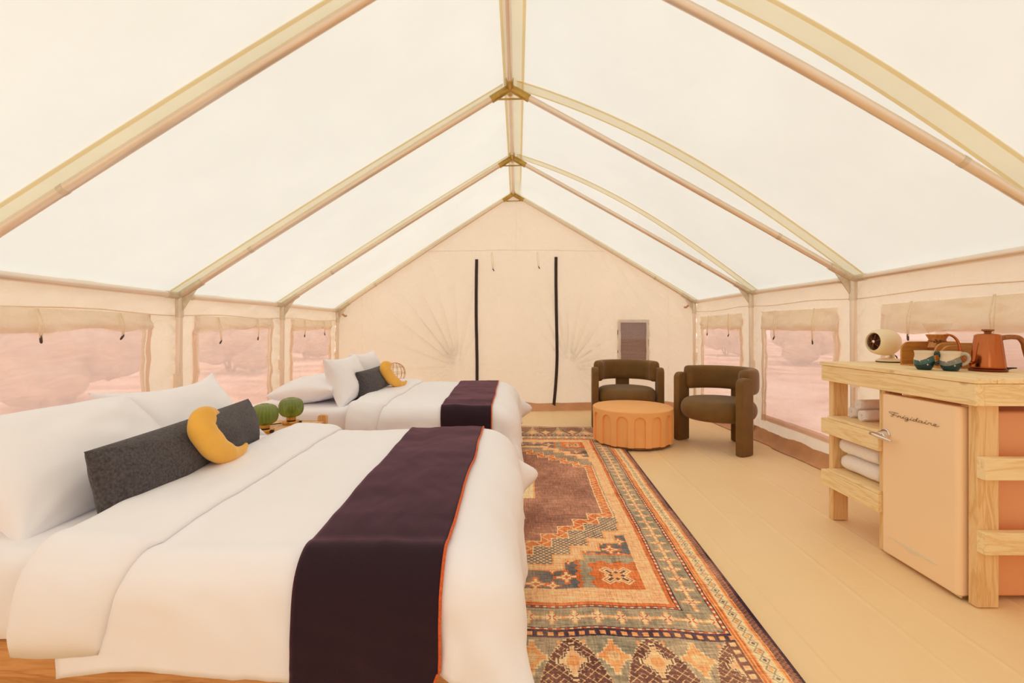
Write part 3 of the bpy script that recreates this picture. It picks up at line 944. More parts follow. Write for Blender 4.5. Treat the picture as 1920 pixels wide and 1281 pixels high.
    img.pixels.foreach_set(px.ravel())
    img.update(); img.pack()
    return img, W_, H_

img, RW, RH = rug_image()
m, N, L, out = new_mat('woven_rug')
p = N.new('ShaderNodeBsdfPrincipled'); p.inputs['Roughness'].default_value = .95
p.inputs['Specular IOR Level'].default_value = .1
ti = N.new('ShaderNodeTexImage'); ti.image = img; ti.extension = 'EXTEND'
L.new(ti.outputs[0], p.inputs['Base Color'])
mp = coords(N, L)
n = noise(N, L, mp, 180, 2)
b = bump(N, L, n.outputs['Fac'], .3, .004)
L.new(b.outputs[0], p.inputs['Normal'])
L.new(p.outputs[0], out.inputs[0])
M['rug'] = m
nx, ny = 60, 110
U, V_ = np.meshgrid(np.linspace(0, 1, nx), np.linspace(0, 1, ny), indexing='ij')
xl = (U - .5) * RW; yl = (V_ - .5) * RH
ang = -.032
xw = -.04 + xl * math.cos(ang) - yl * math.sin(ang); yw = 3.39 + xl * math.sin(ang) + yl * math.cos(ang)
zw = .006 + .0015 * (1 + nz(xw * 5, yw * 4, 8))
edge = np.minimum(np.minimum(U, 1 - U) * RW, np.minimum(V_, 1 - V_) * RH)
yw = yw + .012 * np.sin(xw * 14) * np.clip((V_ - .8) / .2, 0, 1) + .004 * np.sin(xw * 31) * (V_ > .97)
mb = MB().grid(np.stack([xw, yw, zw], -1))
rug = obj('area_rug', mb, 'rug', smooth=True, solid=.006)
uvl = rug.data.uv_layers.new(name='uv')
uvs = np.stack([U.ravel(), V_.ravel()], -1)
li = np.empty(len(rug.data.loops), int); rug.data.loops.foreach_get('vertex_index', li)
uvl.data.foreach_set('uv', uvs[li].astype(np.float32).ravel())
tag(rug, 'long faded oriental rug in brown, rust and grey, running along the bed feet', 'rug')
RUGZ = .0105

# ------------------------------------------------------------------ beds
class Drape:
    def __init__(s, y0, y1, seed, ht=.562):
        s.x1, s.rf, s.rs = -.20, .19, .11
        s.y0, s.y1, s.ht, s.seed = y0 + .06, y1 - .06, ht, seed
    def __call__(s, p, q, off=0.0):
        dx = np.maximum(0, p - s.x1); dn = np.maximum(0, s.y0 - q); df = np.maximum(0, q - s.y1)
        dy = dn + df; D = np.hypot(dx, dy) + 1e-9
        ux = dx / D; uy = np.where(dn > 0, -1, 1) * dy / D
        r = s.rs + (s.rf - s.rs) * ux ** 2 + off
        flare = .10 * ux ** 2 + .0
        A = PI / 2 * r
        th = np.minimum(D, A) / r
        o = r * np.sin(th); h = r * (1 - np.cos(th))
        ex = np.maximum(0, D - A)
        o = o + flare * ex; h = h + ex * np.sqrt(1 - flare ** 2)
        hang = np.clip(ex / .25, 0, 1)
        corner = np.clip(2 * ux * np.abs(uy), 0, 1)
        along = np.where(ux > .7, q, p)
        fold = hang * (.006 * nz(along * 26, h * 9 + along * 4, s.seed + 9) + .012 * np.sin(along * 17 + 2 * np.sin(along * 5 + s.seed) + s.seed) + .018 * ux * np.sin(along * 9 + s.seed * 2 + h * 5) + .011 * ux * np.sin(q * 16 - h * 13 + s.seed) + .03 * corner * np.sin(np.arctan2(dy, dx) * 9 + s.seed))
        fold = fold + .02 * ux ** 2 * np.sin(np.clip(D / .5, 0, 1) * PI) * (1 + .5 * np.sin(q * 6 + s.seed))
        o = o + fold + .012 * corner * hang + .045 * np.where(dn > 0, 1, 0) * np.exp(-((np.arctan2(dy, dx) - .5) / .3) ** 2) * np.exp(-((D - .46) / .10) ** 2) + .19 * np.where(df > 0, 1, 0) * np.exp(-((np.arctan2(dy, dx) - .55) / .3) ** 2) * np.exp(-((D - .40) / .09) ** 2)
        flat = 1 - np.clip(D / .05, 0, 1)
        x = np.minimum(p, s.x1) + o * ux; y = np.clip(q, s.y0, s.y1) + o * uy
        z = s.ht + off - h
        wr = .008 * nz(p * 4.3, q * 3.7, s.seed) + .0035 * nz(p * 13, q * 11 + p * 5, s.seed + 2) + .0018 * np.abs(nz(p * 23 - q * 9, q * 7 + p * 12, s.seed + 4))
        edge_dip = -.012 * np.clip(1 - (q - s.y0) / .15, 0, 1) * flat
        z = z + (wr + edge_dip) * np.where(D < .2, 1, .5)
        x = x + (1 - flat) * ux * .006 * nz(q * 9, z * 14, s.seed); y = y + (1 - flat) * uy * .006 * nz(p * 9 + z * 8, z * 14, s.seed + 1)
        return np.stack([x, y, np.maximum(z, .03)], -1)

def pillow(name, w_, h_, t_, center, wdir, up, mat, label, group=None, pinch=.10, seed=0.0, sagy=0.0, power=.42):
    """stuffed cushion with pulled-out corners; local width along wdir, height along up"""
    wd = Vector(wdir).normalized(); upv = Vector(up); upv = (upv - wd * upv.dot(wd)).normalized(); nn = wd.cross(upv)
    n = 34
    lin_ = .75 * np.sin(np.linspace(-1, 1, n) * PI / 2) + .25 * np.linspace(-1, 1, n)
    u, v = np.meshgrid(lin_, lin_, indexing='ij')
    px = w_ / 2 * u * (1 - pinch * (1 - v ** 2) * np.abs(u) ** 1.5)
    py = h_ / 2 * v * (1 - pinch * (1 - u ** 2) * np.abs(v) ** 1.5)
    th = t_ / 2 * ((1 - u ** 2) * (1 - v ** 2)) ** power
    th = th * (1 + .10 * nz(u * 2.2 + seed, v * 2.0, seed)) + .05 * t_ * nz(u * 6 + v * 3, v * 5, seed + 3) * (1 - u ** 2) * (1 - v ** 2)
    # creases running from the corners
    for cu, cv in ((-1, -1), (1, -1), (-1, 1), (1, 1)):
        d = np.hypot(u - cu, v - cv); a = np.arctan2((v - cv) * -cv, (u - cu) * -cu)
        th = th + .045 * t_ * np.sin(a * 9 + seed) * np.exp(-d / .45) * np.clip(d / .15, 0, 1) * ((1 - u ** 2) * (1 - v ** 2)) ** .3
    bend = sagy * (u ** 2)
    c0 = Vector(center)
    mb = MB()
    for sgn in (1, -1):
        Z = sgn * th
        P = np.zeros(u.shape + (3,))
        for k in range(3):
            P[..., k] = c0[k] + px * wd[k] + (py + bend) * upv[k] + Z * nn[k]
        mb.grid(P, sgn < 0)
    return mb

def pillow_obj(name, label, cat, mat, group=None, **kw):
    mb = pillow(name, mat=mat, label=label, **kw)
    # weld the two faces
    o = obj(name, mb, mat, smooth=True)
    import bmesh
    bm = bmesh.new(); bm.from_mesh(o.data)
    bmesh.ops.remove_doubles(bm, verts=bm.verts, dist=1e-4)
    bmesh.ops.recalc_face_normals(bm, faces=bm.faces)
    bm.to_mesh(o.data); bm.free()
    o.data.polygons.foreach_set('use_smooth', [True] * len(o.data.polygons))
    o.data.set_sharp_from_angle(angle=math.radians(75))
    tag(o, label, cat, group)
    return o

MOON = [((.0505, .0971), (.0591, .0918)), ((-.0176, .1211), (.0311, .0843)), ((-.1033, .1079), (.017, .0692)), ((-.1471, .0634), (.014, .0471)), ((-.1304, .0077), (.0287, .0219)),
        ((-.0825, -.0623), (.0483, -.0113)), ((-.0075, -.0997), (.0747, -.0402)), ((.0815, -.1057), (.1196, -.0652)), ((.1567, -.0986), (.1507, -.0631)), ((.1785, -.0809), (.172, -.0609))]
def moon_pillow(center, wdir, up, label, scale=1.0):
    wd = Vector(wdir).normalized(); upv = Vector(up).normalized(); nn = wd.cross(upv).normalized(); c0 = Vector(center)
    MO = np.array(MOON)
    mid = MO[:, 0] + (MO[:, 1] - MO[:, 0]) * .40; hw = np.hypot(*(MO[:, 0] - MO[:, 1]).T) * .40
    t = np.linspace(0, 1, len(mid)); tt = np.linspace(0, 1, 46)
    def smooth(a):
        a = np.interp(tt, t, a); k = np.ones(5) / 5
        return np.convolve(np.pad(a, 2, 'reflect', reflect_type='odd'), k, 'valid')
    mx, my, hw = smooth(mid[:, 0]), smooth(mid[:, 1]), np.maximum(smooth(hw), .004)
    tx, ty = np.gradient(mx), np.gradient(my); ln = np.hypot(tx, ty); nx_, ny_ = -ty / ln, tx / ln
    n = 22
    P = np.zeros((46, n, 3))
    for i in range(46):
        for j in range(n):
            a = 2 * PI * j / n
            a_, b_ = mx[i] + nx_[i] * hw[i] * math.cos(a), my[i] + ny_[i] * hw[i] * math.cos(a)
            th = min(.040, hw[i] * .9) * math.sin(a) * (1 + .05 * math.sin(i * .9))
            q = c0 + (wd * a_ + upv * b_) * scale + nn * th
            P[i, j] = q
    mb = MB().grid(P, wrap=True)
    mb.f.append(tuple(range(n))[::-1]); mb.f.append(tuple(45 * n + j for j in range(n)))
    o = obj('moon_cushion', mb, 'mustard', smooth=True)
    return tag(o, label, 'cushion')

def make_bed(y0, y1, seed, which):
    b = thing('bed', {'front': 'queen bed nearest the camera, oak rail below the white fitted mattress', 'back': 'white-sheeted bed farther back, beside the back wall'}[which], 'bed', (-1.1, (y0 + y1) / 2, 0))
    zr = RUGZ + .012
    obj('side_rail', MB().box(-2.12, -.16, y0 + .02, y0 + .05, .11, .305), 'oak_x', b, bevel=.004)
    obj('side_rail', MB().box(-2.12, -.16, y1 - .05, y1 - .02, .11, .305), 'oak_x', b, bevel=.004)
    obj('foot_rail', MB().box(-.16, -.13, y0 + .02, y1 - .02, .11, .305), 'oak_y', b, bevel=.004)
    obj('head_rail', MB().box(-2.15, -2.12, y0 + .02, y1 - .02, .11, .42), 'oak_y', b, bevel=.004)
    for k in range(9):
        xs_ = -2.02 + k * .22
        obj('slat', MB().box(xs_, xs_ + .09, y0 + .05, y1 - .05, .275, .295), 'oak_y', b)
    for xx_, yy_, z0_ in ((-2.09, y0 + .07, 0), (-2.09, y1 - .07, 0), (-.2, y0 + .07, zr), (-.2, y1 - .07, zr)):
        obj('leg', MB().box(xx_ - .03, xx_ + .03, yy_ - .03, yy_ + .03, z0_, .13), 'oak_x', b, bevel=.004)
    # mattress in a fitted sheet, gently rounded
    n = 26
    us = np.sin(np.linspace(-1, 1, n * 2) * PI / 2); 
    mb = MB()
    xa, xb_, ya, yb_, za, zb = -2.13, -.14, y0 + .015, y1 - .015, .298, .54
    ring = []
    r = .05
    prof = [(-1, 0)]
    lev = [(0.0, .03), (.015, .008), (.05, 0), (.14, -.004), (.19, 0), (.215, .008), (.232, .025), (.242, .06)]
    def ringpts(ins, z):
        pts = []
        x0, x1_, y0_, y1_ = xa + ins, xb_ - ins, ya + ins, yb_ - ins
        rr = .07
        for cx, cy, a0 in ((x1_ - rr, y1_ - rr, 0), (x0 + rr, y1_ - rr, PI / 2), (x0 + rr, y0_ + rr, PI), (x1_ - rr, y0_ + rr, 1.5 * PI)):
            for k in range(7):
                a = a0 + k / 6 * PI / 2
                pts.append((cx + rr * math.cos(a), cy + rr * math.sin(a), z))
        # straight runs subdivided for soft wrinkles
        outp = []
        for i in range(len(pts)):
            p0, p1 = np.array(pts[i]), np.array(pts[(i + 1) % len(pts)])
            d = np.linalg.norm(p1 - p0); k = max(1, int(d / .05))
            for s_ in range(k): outp.append(p0 + (p1 - p0) * s_ / k)
        return np.array(outp)
    nmin = None
    rows = []
    for dz, ins in lev:
        R = ringpts(ins, za + dz)
        rows.append(R)
    nmin = min(len(R) for R in rows)
    rows = [R[np.linspace(0, len(R) - 1e-6, nmin).astype(int)] for R in rows]
    P = np.stack(rows)
    P[..., 1] += .004 * nz(P[..., 0] * 12 + P[..., 2] * 20, P[..., 2] * 30, seed)
    mb.grid(P, wrap=True)
    o_ = len(mb.v) - nmin
    mb.f.append(tuple(range(o_, o_ + nmin)))
    mb.f.append(tuple(range(nmin))[::-1])
    obj('mattress', mb, 'white_fabric', b, smooth=True, auto=60)
    D = Drape(y0, y1, seed)
    # duvet
    dv = thing('duvet', {'front': 'white duvet with turned-back top edge on the bed nearest the camera', 'back': 'white duvet with turned-back top edge on the bed by the back wall'}[which], 'duvet', (-.7, (y0 + y1) / 2, D.ht))
    q0, q1 = D.y0 - .355, D.y1 + .34
    p_ = np.linspace(-1.15, D.x1 + .53, 96); q_ = np.linspace(q0, q1, 130)
    Pg, Qg = np.meshgrid(p_, q_, indexing='ij')
    # uneven hem
    Qn = np.where(Qg < D.y0, D.y0 - (D.y0 - Qg) * (1 + .05 * nz(Pg * 4, Pg * 0, seed + 5)), Qg)
    mb = MB().grid(D(Pg, Qn))
    obj('cover', mb, 'white_fabric', dv, True, solid=.014)
    pf = np.linspace(0, 1, 34); qf = np.linspace(D.y0 - .315, D.y1 + .30, 120)
    Tg, Qg = np.meshgrid(pf, qf, indexing='ij')
    slant = .05 * np.clip((D.y0 - Qg) / .33, 0, 1)
    wob = .012 * nz(Qg * 3.2, Qg * 0, seed + 3)
    Pg = -1.255 - .03 * np.clip(Qg - y0, 0, 1.2) - .02 * slant + wob + Tg * (.285 + .02 * nz(Qg * 2, Qg * 0, seed + 6)) - 1.7 * slant * Tg
    e = 2 * Tg - 1
    offp = .008 + .034 * (1 - np.abs(e) ** 6) ** .7 * (1 - .18 * Tg)
    endr = np.clip((Qg - qf[0]) / .03, 0, 1) * np.clip((qf[-1] - Qg) / .03, 0, 1)
    offp = .008 + (offp - .008) * np.sqrt(endr)
    P = D(Pg, Qg, .0)
    P2 = D(Pg, Qg, .05)
    nrm = (P2 - P) / .05
    P = P + nrm * offp[..., None]
    P[..., 2] -= np.where(Tg < .12, (.12 - Tg) / .12 * .02, 0) * (Qg > D.y0)
    obj('turned_back_edge', MB().grid(P), 'white_fabric', dv, True, solid=.006)
    # throw
    tb = thing('bed_throw', {'front': 'dark aubergine wool throw with orange stitched edge across the nearest bed', 'back': 'dark aubergine wool throw with orange edge across the farther bed by the back wall'}[which], 'blanket', (-.38, (y0 + y1) / 2, D.ht + .02))
    q0 = D.y0 - .42
    pw = np.linspace(-.565, -.195, 34); qw = np.linspace(q0, D.y1 + .36, 150)
    Pg, Qg = np.meshgrid(pw, qw, indexing='ij')
    yf = (Qg - D.y0) / (D.y1 - D.y0)
    Pg = Pg + .010 * nz(Qg * 2.6, Qg * 0, seed + 8) * (np.abs(Pg + .38) / .19) - .03 * np.clip(yf, 0, 1) * (Pg < -.38) + .02 * np.clip(-yf * 4, 0, 1) * np.where(Pg < -.38, .6, .7)
    # rounded lower corners
    tq = np.clip((q0 + .05 - Qg) / .05, 0, 1); ee = np.clip((np.abs(Pg + .38) - .135) / .05, 0, 1)
    P = D(Pg, Qg, .0); nrm = (D(Pg, Qg, .05) - P) / .05
    P = P + nrm * (.016 + .003 * nz(Pg * 11, Qg * 4, seed))[..., None]
    low = (Qg < D.y0)
    P[..., 1] = P[..., 1] - np.where(low, .006, 0)
    P[..., 2] += np.where(low, 1, 0) * .05 * ee ** 2 * np.clip((q0 + .09 - Qg) / .09, 0, 1)
    obj('wool_cloth', MB().grid(P), 'purple', tb, True, solid=.006)
    obj('stitched_edge', MB().tube([tuple(r_ + np.array((0, 0, .002))) for r_ in P[-1]], .0045, 6), 'orange_thread', tb, True)
    obj('stitched_edge', MB().tube([tuple(r_) for r_ in P[0]], .0032, 6), 'orange_thread_dark', tb, True)
    obj('stitched_edge', MB().tube([tuple(r_) for r_ in P[:, 0]], .0045, 6), 'orange_thread', tb, True)
    return D

Df = make_bed(1.245, 2.74, 1.0, 'front')
Db = make_bed(3.50, 5.08, 2.6, 'back')

# pillows and cushions: front bed
pillow_obj('bed_pillow', 'big white pillow at the left picture edge, behind the near end of the charcoal bolster', 'pillow', 'white_pillow', center=(-1.565, 1.71, .685), w_=.74, h_=.45, t_=.22, wdir=(0, 1, 0), up=(-.36, 0, .36), seed=1.3, pinch=.05)
pillow_obj('bed_pillow', 'white pillow with a peaked corner leaning behind the yellow crescent cushion on the nearest bed', 'pillow', 'white_pillow', center=(-1.63, 2.38, .69), w_=.78, h_=.50, t_=.20, wdir=(.03, 1, .02), up=(-.32, 0, .36), seed=4.1, pinch=.32)
pillow_obj('bolster_cushion', 'long charcoal boucle lumbar cushion standing along the pillows of the nearest bed', 'cushion', 'charcoal', center=(-1.335, 1.965, .648), w_=1.08, h_=.25, t_=.23, wdir=(-.11, 1.03, 0), up=(-.20, 0, .96), seed=2.2, pinch=.035, sagy=.0, power=.5)
moon_pillow((-1.195, 1.895, .705), (-.06, 1, 0), (-.30, 0, .95), 'mustard corduroy crescent moon cushion on the nearest bed, against the long charcoal bolster')
# back bed
pillow_obj('bed_pillow', 'white pillow lying nearly flat on the farther bed, above the two green lamps', 'pillow', 'white_pillow', center=(-1.66, 3.93, .645), w_=.68, h_=.50, t_=.21, wdir=(0, 1, 0), up=(-1, 0, -.10), seed=5.2, pinch=.06)
pillow_obj('bed_pillow', 'white pillow standing upright on the farther bed, in front of the flat one', 'pillow', 'white_pillow', center=(-1.415, 3.96, .715), w_=.74, h_=.40, t_=.20, wdir=(-.02, 1, 0), up=(-.20, 0, .60), seed=.4, pinch=.13)
pillow_obj('bed_pillow', 'white standing pillow behind the mustard and charcoal cushions on the farther bed', 'pillow', 'white_pillow', center=(-1.47, 4.66, .715), w_=.72, h_=.40, t_=.20, wdir=(0, 1, 0), up=(-.20, 0, .60), seed=3.3, pinch=.13)
pillow_obj('bolster_cushion', 'charcoal lumbar cushion on the farther bed, seen from its end', 'cushion', 'charcoal', center=(-1.30, 4.36, .660), w_=1.02, h_=.25, t_=.20, wdir=(-.03, 1, 0), up=(-.20, 0, .96), seed=6.2, pinch=.07)
moon_pillow((-1.145, 4.36, .705), (.30, .95, 0), (-.34, 0, .94), 'mustard yellow crescent moon cushion on the farther bed', 1.05)

# ------------------------------------------------------------------ nightstand and lamps
ns = thing('nightstand', 'pale wood nightstand with round-topped posts between the two beds, under the green lamps', 'table', (-1.60, 3.14, 0))
for xx_, yy_ in ((-1.35, 3.29), (-1.35, 2.93), (-1.81, 3.33), (-1.81, 2.93)):
    pr = [(xx_ - .031, 0), (xx_ + .031, 0), (xx_ + .031, .525)] + [(xx_ + .016 + .015 * math.cos(a), .525 + .015 * math.sin(a)) for a in np.linspace(0, PI / 2, 5)[1:]] + [(xx_ - .016 - .015 * math.sin(a), .525 + .015 * math.cos(a)) for a in np.linspace(0, PI / 2, 5)]
    obj('post', MB().prism(pr, 'y', yy_ - .016, yy_ + .016), 'birch_z', ns, bevel=.003)
obj('table_top', MB().box(-1.83, -1.335, 2.85, 3.272, .482, .50), 'birch', ns, bevel=.004)
obj('top_rail', MB().box(-1.78, -1.38, 3.285, 3.30, .44, .50), 'birch', ns, bevel=.002)
obj('shelf', MB().box(-1.80, -1.36, 2.95, 3.27, .18, .198), 'birch', ns, bevel=.003)

def make_lamp():
    t = thing('table_lamp', 'small lamp with ribbed green glass globe and brass foot, nearer the camera on the nightstand', 'lamp', (0, 0, 0), 0, 'green lamps on the nightstand')
    obj('foot', MB().lathe([(.001, 0), (.052, 0), (.054, .003), (.054, .02), (.052, .023), (.001, .024)], 40), 'brass_lamp', t, True, auto=40)
    obj('neck', MB().lathe([(.026, .024), (.026, .028), (.030, .029), (.030, .048), (.027, .05), (.001, .051)], 32), 'brass_lamp', t, True, auto=40)
    obj('neck_gap', MB().lathe([(.027, .024), (.027, .030)], 32, cap=False), 'rubber', t, True)
    prof = []
    for a in np.linspace(-PI / 2, PI / 2, 25):
        c_, s_ = math.cos(a), math.sin(a)
        r = .0735 * abs(c_) ** .62; z = .112 + .064 * (1 if s_ > 0 else -1) * abs(s_) ** .8
        if r > .027: prof.append((r, z))
    prof = [(.027, .049)] + prof + [(.027, .1755), (.025, .172)]
    rib = lambda a, z: 1 + .15 * (abs(math.cos(a * 11)) - .6) * math.sin(PI * min(1, max(0, (z - .046) / .13))) ** .5
    obj('glass_shade', MB().lathe(prof, 168, rib=rib, cap=False), 'green_glass', t, True)
    obj('bulb', MB().lathe([(.001, .05), (.012, .052), (.014, .07), (.026, .09), (.028, .105), (.022, .122), (.001, .13)], 20), 'bulb', t, True)
    obj('dimmer_knob', MB().tube([(.050, -.02, .012), (.062, -.024, .012)], .010, 12), 'black', t, True, auto=40)
    return t
lamp = make_lamp()
lamp.location = (-1.553, 2.915, .5)
l2 = dup(lamp, (-1.512, 3.17, .5), .5, 'small lamp with ribbed green glass globe and brass foot, farther back on the nightstand')
cordpts = [(-1.565, 3.15, .51), (-1.63, 3.12, .506), (-1.70, 3.05, .505), (-1.76, 3.0, .506), (-1.84, 2.98, .50), (-1.86, 2.97, .35), (-1.87, 2.97, .01)]
for root, pts in ((l2, cordpts), (lamp, [(-1.60, 2.90, .51), (-1.68, 2.88, .505), (-1.845, 2.87, .503), (-1.86, 2.86, .4), (-1.87, 2.86, .02)])):
    mb = MB().tube(pts, .0035, 6)
    A = np.array(mb.v); c = (A.min(0) + A.max(0)) / 2
    me = bpy.data.meshes.new('power_cord'); me.from_pydata((A - c).tolist(), [], mb.f); me.materials.append(M['black'])
    o = bpy.data.objects.new('power_cord', me); C.objects.link(o)
    o.parent = root
    Mr = Matrix.Translation(root.location) @ Matrix.Rotation(root.rotation_euler[2], 4, 'Z')
    o.matrix_parent_inverse = Mr.inverted(); o.location = c

# far nightstand with the wire globe
ns2 = dup(ns, (-1.62, 5.45, 0), 0, 'pale wood nightstand on the far side of the farther bed, by the back wall')
wg = thing('wire_globe', 'golden wire globe behind the crescent cushion, on the far side of the farther bed', 'decoration', (-1.40, 5.42, .5))
c0 = Vector((-1.40, 5.42, .625)); rr = .118
obj('foot', MB().lathe([(.001, 0), (.05, 0), (.05, .01), (.001, .012)], 24, c=(-1.40, 5.42, .50)), 'brass_lamp', wg, True, auto=40)
for k in range(7):
    a = k * PI / 7 + .2
    pts = [c0 + Vector((math.cos(t) * math.cos(a), math.cos(t) * math.sin(a), math.sin(t))) * rr for t in np.linspace(0, 2 * PI, 33)]
    obj('wire_hoop', MB().tube(pts, .0022, 5, cap=False), 'brass_lamp', wg, True)
for zz_ in (-.6, 0, .6):
    q = math.sqrt(1 - zz_ ** 2) * rr
    pts = [c0 + Vector((math.cos(t) * q, math.sin(t) * q, zz_ * rr)) for t in np.linspace(0, 2 * PI, 33)]
    obj('wire_hoop', MB().tube(pts, .0022, 5, cap=False), 'brass_lamp', wg, True)

# ------------------------------------------------------------------ coffee table
ct = thing('coffee_table', 'round terracotta drum coffee table with arched flutes, standing on the rug corner', 'table', (1.15, 4.755, 0))
def drum():
    R, ri, zt, zs, zb = .392, .375, .345, .262, .03
    nsec, nc = 15, 14
    al = 2 * PI / nsec / 2; be = al * .66
    mb = MB()
    def pt(r, a, z): return (1.15 + r * math.cos(a), 4.755 + r * math.sin(a), z)
    for k in range(nsec):
        a0 = k * 2 * PI / nsec + math.radians(-90 - 3.5)
        ph = [be * math.sin(t) for t in np.linspace(-PI / 2, PI / 2, nc)]
        za = [zs + math.sqrt(max(0, be ** 2 - q ** 2)) * R for q in ph]
        # plain pier between flutes
        gp = np.linspace(be, 2 * al - be, 5)
        for i in range(4):
            mb.add([pt(R, a0 + gp[i], zb), pt(R, a0 + gp[i + 1], zb), pt(R, a0 + gp[i + 1], zt), pt(R, a0 + gp[i], zt)], [(0, 1, 2, 3)])
        for i in range(nc - 1):
            p, q = a0 + ph[i], a0 + ph[i + 1]
            mb.add([pt(ri, p, zb), pt(ri, q, zb), pt(ri, q, za[i + 1]), pt(ri, p, za[i])], [(0, 1, 2, 3)])
            mb.add([pt(ri, p, za[i]), pt(ri, q, za[i + 1]), pt(R, q, za[i + 1]), pt(R, p, za[i])], [(0, 1, 2, 3)])
            mb.add([pt(R, p, za[i]), pt(R, q, za[i + 1]), pt(R, q, zt), pt(R, p, zt)], [(0, 1, 2, 3)])
        for s in (0, -1):
            a = a0 + ph[s]
            mb.add([pt(ri, a, zb), pt(R, a, zb), pt(R, a, za[s]), pt(ri, a, za[s])], [(0, 1, 2, 3)])
    return mb
d_ = obj('fluted_drum', drum(), 'terracotta', ct)
obj('table_top', MB().lathe([(.386, .338), (.392, .343), (.392, .352), (.389, .357), (.383, .360), (.001, .361)], 120, c=(1.15, 4.755, 0)), 'terracotta', ct, True, auto=50)
obj('plinth', MB().lathe([(.30, .0), (.365, .0), (.365, .032), (.30, .032)], 64, c=(1.15, 4.755, RUGZ)), 'terracotta_dark', ct, True, auto=40)

# ------------------------------------------------------------------ armchairs
def make_chair(label):
    t = thing('armchair', label, 'chair', (0, 0, 0), 0, 'olive velvet armchairs')
    prof = []
    r0, z0, z1, rd = .345, .265, .455, .08
    for a in np.linspace(-PI / 2, PI / 2, 13):
        prof.append((r0 - rd + rd * math.cos(a), (z0 + z1) / 2 + ((z1 - z0) / 2) * math.sin(a)))
    prof = [(.001, z0)] + prof + [(.18, z1 + .008), (.001, z1 + .012)]
    obj('seat', MB().lathe(prof, 64, c=(0, .025, 0)), 'olive', t, True)
    # curved padded back, swept round the seat
    n, k = 28, 60
    A = math.radians(100)
    P = np.zeros((k, n, 3))
    for i, ph in enumerate(np.linspace(-A, A, k)):
        e = min(1, (A - abs(ph)) / .11)
        cap = math.sqrt(max(.0, 1 - (1 - e) ** 2)) * .999 + .001
        for j in range(n):
            a = 2 * PI * j / n
            c_, s_ = math.cos(a), math.sin(a)
            du = .056 * math.copysign(abs(c_) ** .55, c_) * (.25 + .75 * cap)
            dz = .117 * math.copysign(abs(s_) ** .5, s_) * (.72 + .28 * cap)
            r = .318 + du
            pz = .64 + dz
            P[i, j] = (r * math.sin(ph), r * math.cos(ph), pz)
    mb = MB().grid(P, wrap=True)
    mb.f.append(tuple(range(n))[::-1]); mb.f.append(tuple((k - 1) * n + j for j in range(n)))
    obj('backrest', mb, 'olive', t, True, auto=70)
    def slab(x0, x1, y0, y1, zt, rt):
        pr = [(y0, .0), (y1, .0)] + [(y1 - rt + rt * math.cos(a), zt - rt + rt * math.sin(a)) for a in np.linspace(0, PI / 2, 9)] + [(y0 + rt - rt * math.sin(a), zt - rt + rt * math.cos(a)) for a in np.linspace(0, PI / 2, 9)]
        return MB().prism(pr, 'x', x0, x1)
    for s in (-1, 1):
        xa, xb_ = sorted((s * .325, s * .402))
        obj('leg', slab(xa, xb_, -.155, .0, .69, .06), 'olive', t, bevel=.014, seg=3)
    obj('leg', MB().box(-.08, .08, .305, .38, 0, .58), 'olive', t, bevel=.014, seg=3)
    return t
ch = make_chair('olive velvet armchair facing the camera behind the terracotta table, by the back wall')
ch.location = (1.258, 5.50, 0); ch.rotation_euler = (0, 0, math.radians(-5))
dup(ch, (1.925, 4.60, 0), math.radians(-62), 'olive velvet armchair right of the terracotta table, turned toward the beds')

# ------------------------------------------------------------------ pine counter
ck = thing('pine_counter', 'pine lumber counter with open shelves and a bay for the fridge, along the right wall', 'counter', (2.12, 2.38, 0), 0)
XO, XI = 1.832, 2.44                    # aisle side, wall side
YN, YF = 1.90, 2.862                    # near end, far end
LEGX, LEGY = XO + .044, YN + .038
def leg(x0, y0): obj('leg', MB().box(x0, x0 + .089, y0, y0 + .038, 0, .918), 'pine_z', ck, bevel=.002)
leg(LEGX, LEGY); leg(XI - .12, LEGY); leg(LEGX, YF - .04); leg(XI - .12, YF - .04); leg(LEGX, 2.424); leg(XI - .12, 2.424)
def board(name, x0, x1, y0, y1, z0, z1, mat): return obj(name, MB().box(x0, x1, y0, y1, z0, z1), mat, ck, bevel=.0025)
board('apron', XO, XO + .038, YN, YF, .829, .918, 'pine_y')
board('apron', XI - .038, XI, YN, YF, .829, .918, 'pine_y')
board('apron', XO + .038, XI - .038, YN, YN + .038, .829, .918, 'pine_x')
board('apron', XO + .038, XI - .038, YF - .0, YF + .02, .829, .918, 'pine_x')
nb = 7
wd_ = (XI - XO + .012) / nb
for k in range(nb):
    x0 = XO - .004 + k * wd_
    board('top_board', x0 + .0004, x0 + wd_ - .0004, YN - .004 - .002 * (k % 2), YF + .012, .9195, .940, 'pine_y')
for zc in (.515, .204):
    board('shelf_rail', XO, XO + .038, 2.414, YF + .005, zc, zc + .089, 'pine_y')
    board('shelf_rail', XI - .038, XI, 2.414, YF + .005, zc, zc + .089, 'pine_y')
    for k in range(6):
        x0 = XO + .006 + k * .098
        board('shelf_board', x0, x0 + .095, 2.465 if k else 2.420, YF - .045, zc + .0895, zc + .106, 'pine_y')
for zc in (.531, .231):
    board('end_rail', LEGX - .004, XI + .0, YN, YN + .037, zc, zc + .088, 'pine_x')

# ------------------------------------------------------------------ retro fridge
fg = thing('mini_fridge', 'peach retro mini fridge with chrome latch handle, standing inside the pine counter', 'fridge', (2.14, 2.2, 0))
FX, FY0, FY1 = 1.845, 1.988, 2.412
def rbox(x0, x1, y0, y1, z0, z1): return MB().box(x0, x1, y0, y1, z0, z1)
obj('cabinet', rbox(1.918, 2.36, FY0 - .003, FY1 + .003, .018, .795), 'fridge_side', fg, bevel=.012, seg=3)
obj('gasket', rbox(1.900, 1.919, FY0 + .010, FY1 - .010, .03, .79), 'rubber', fg)
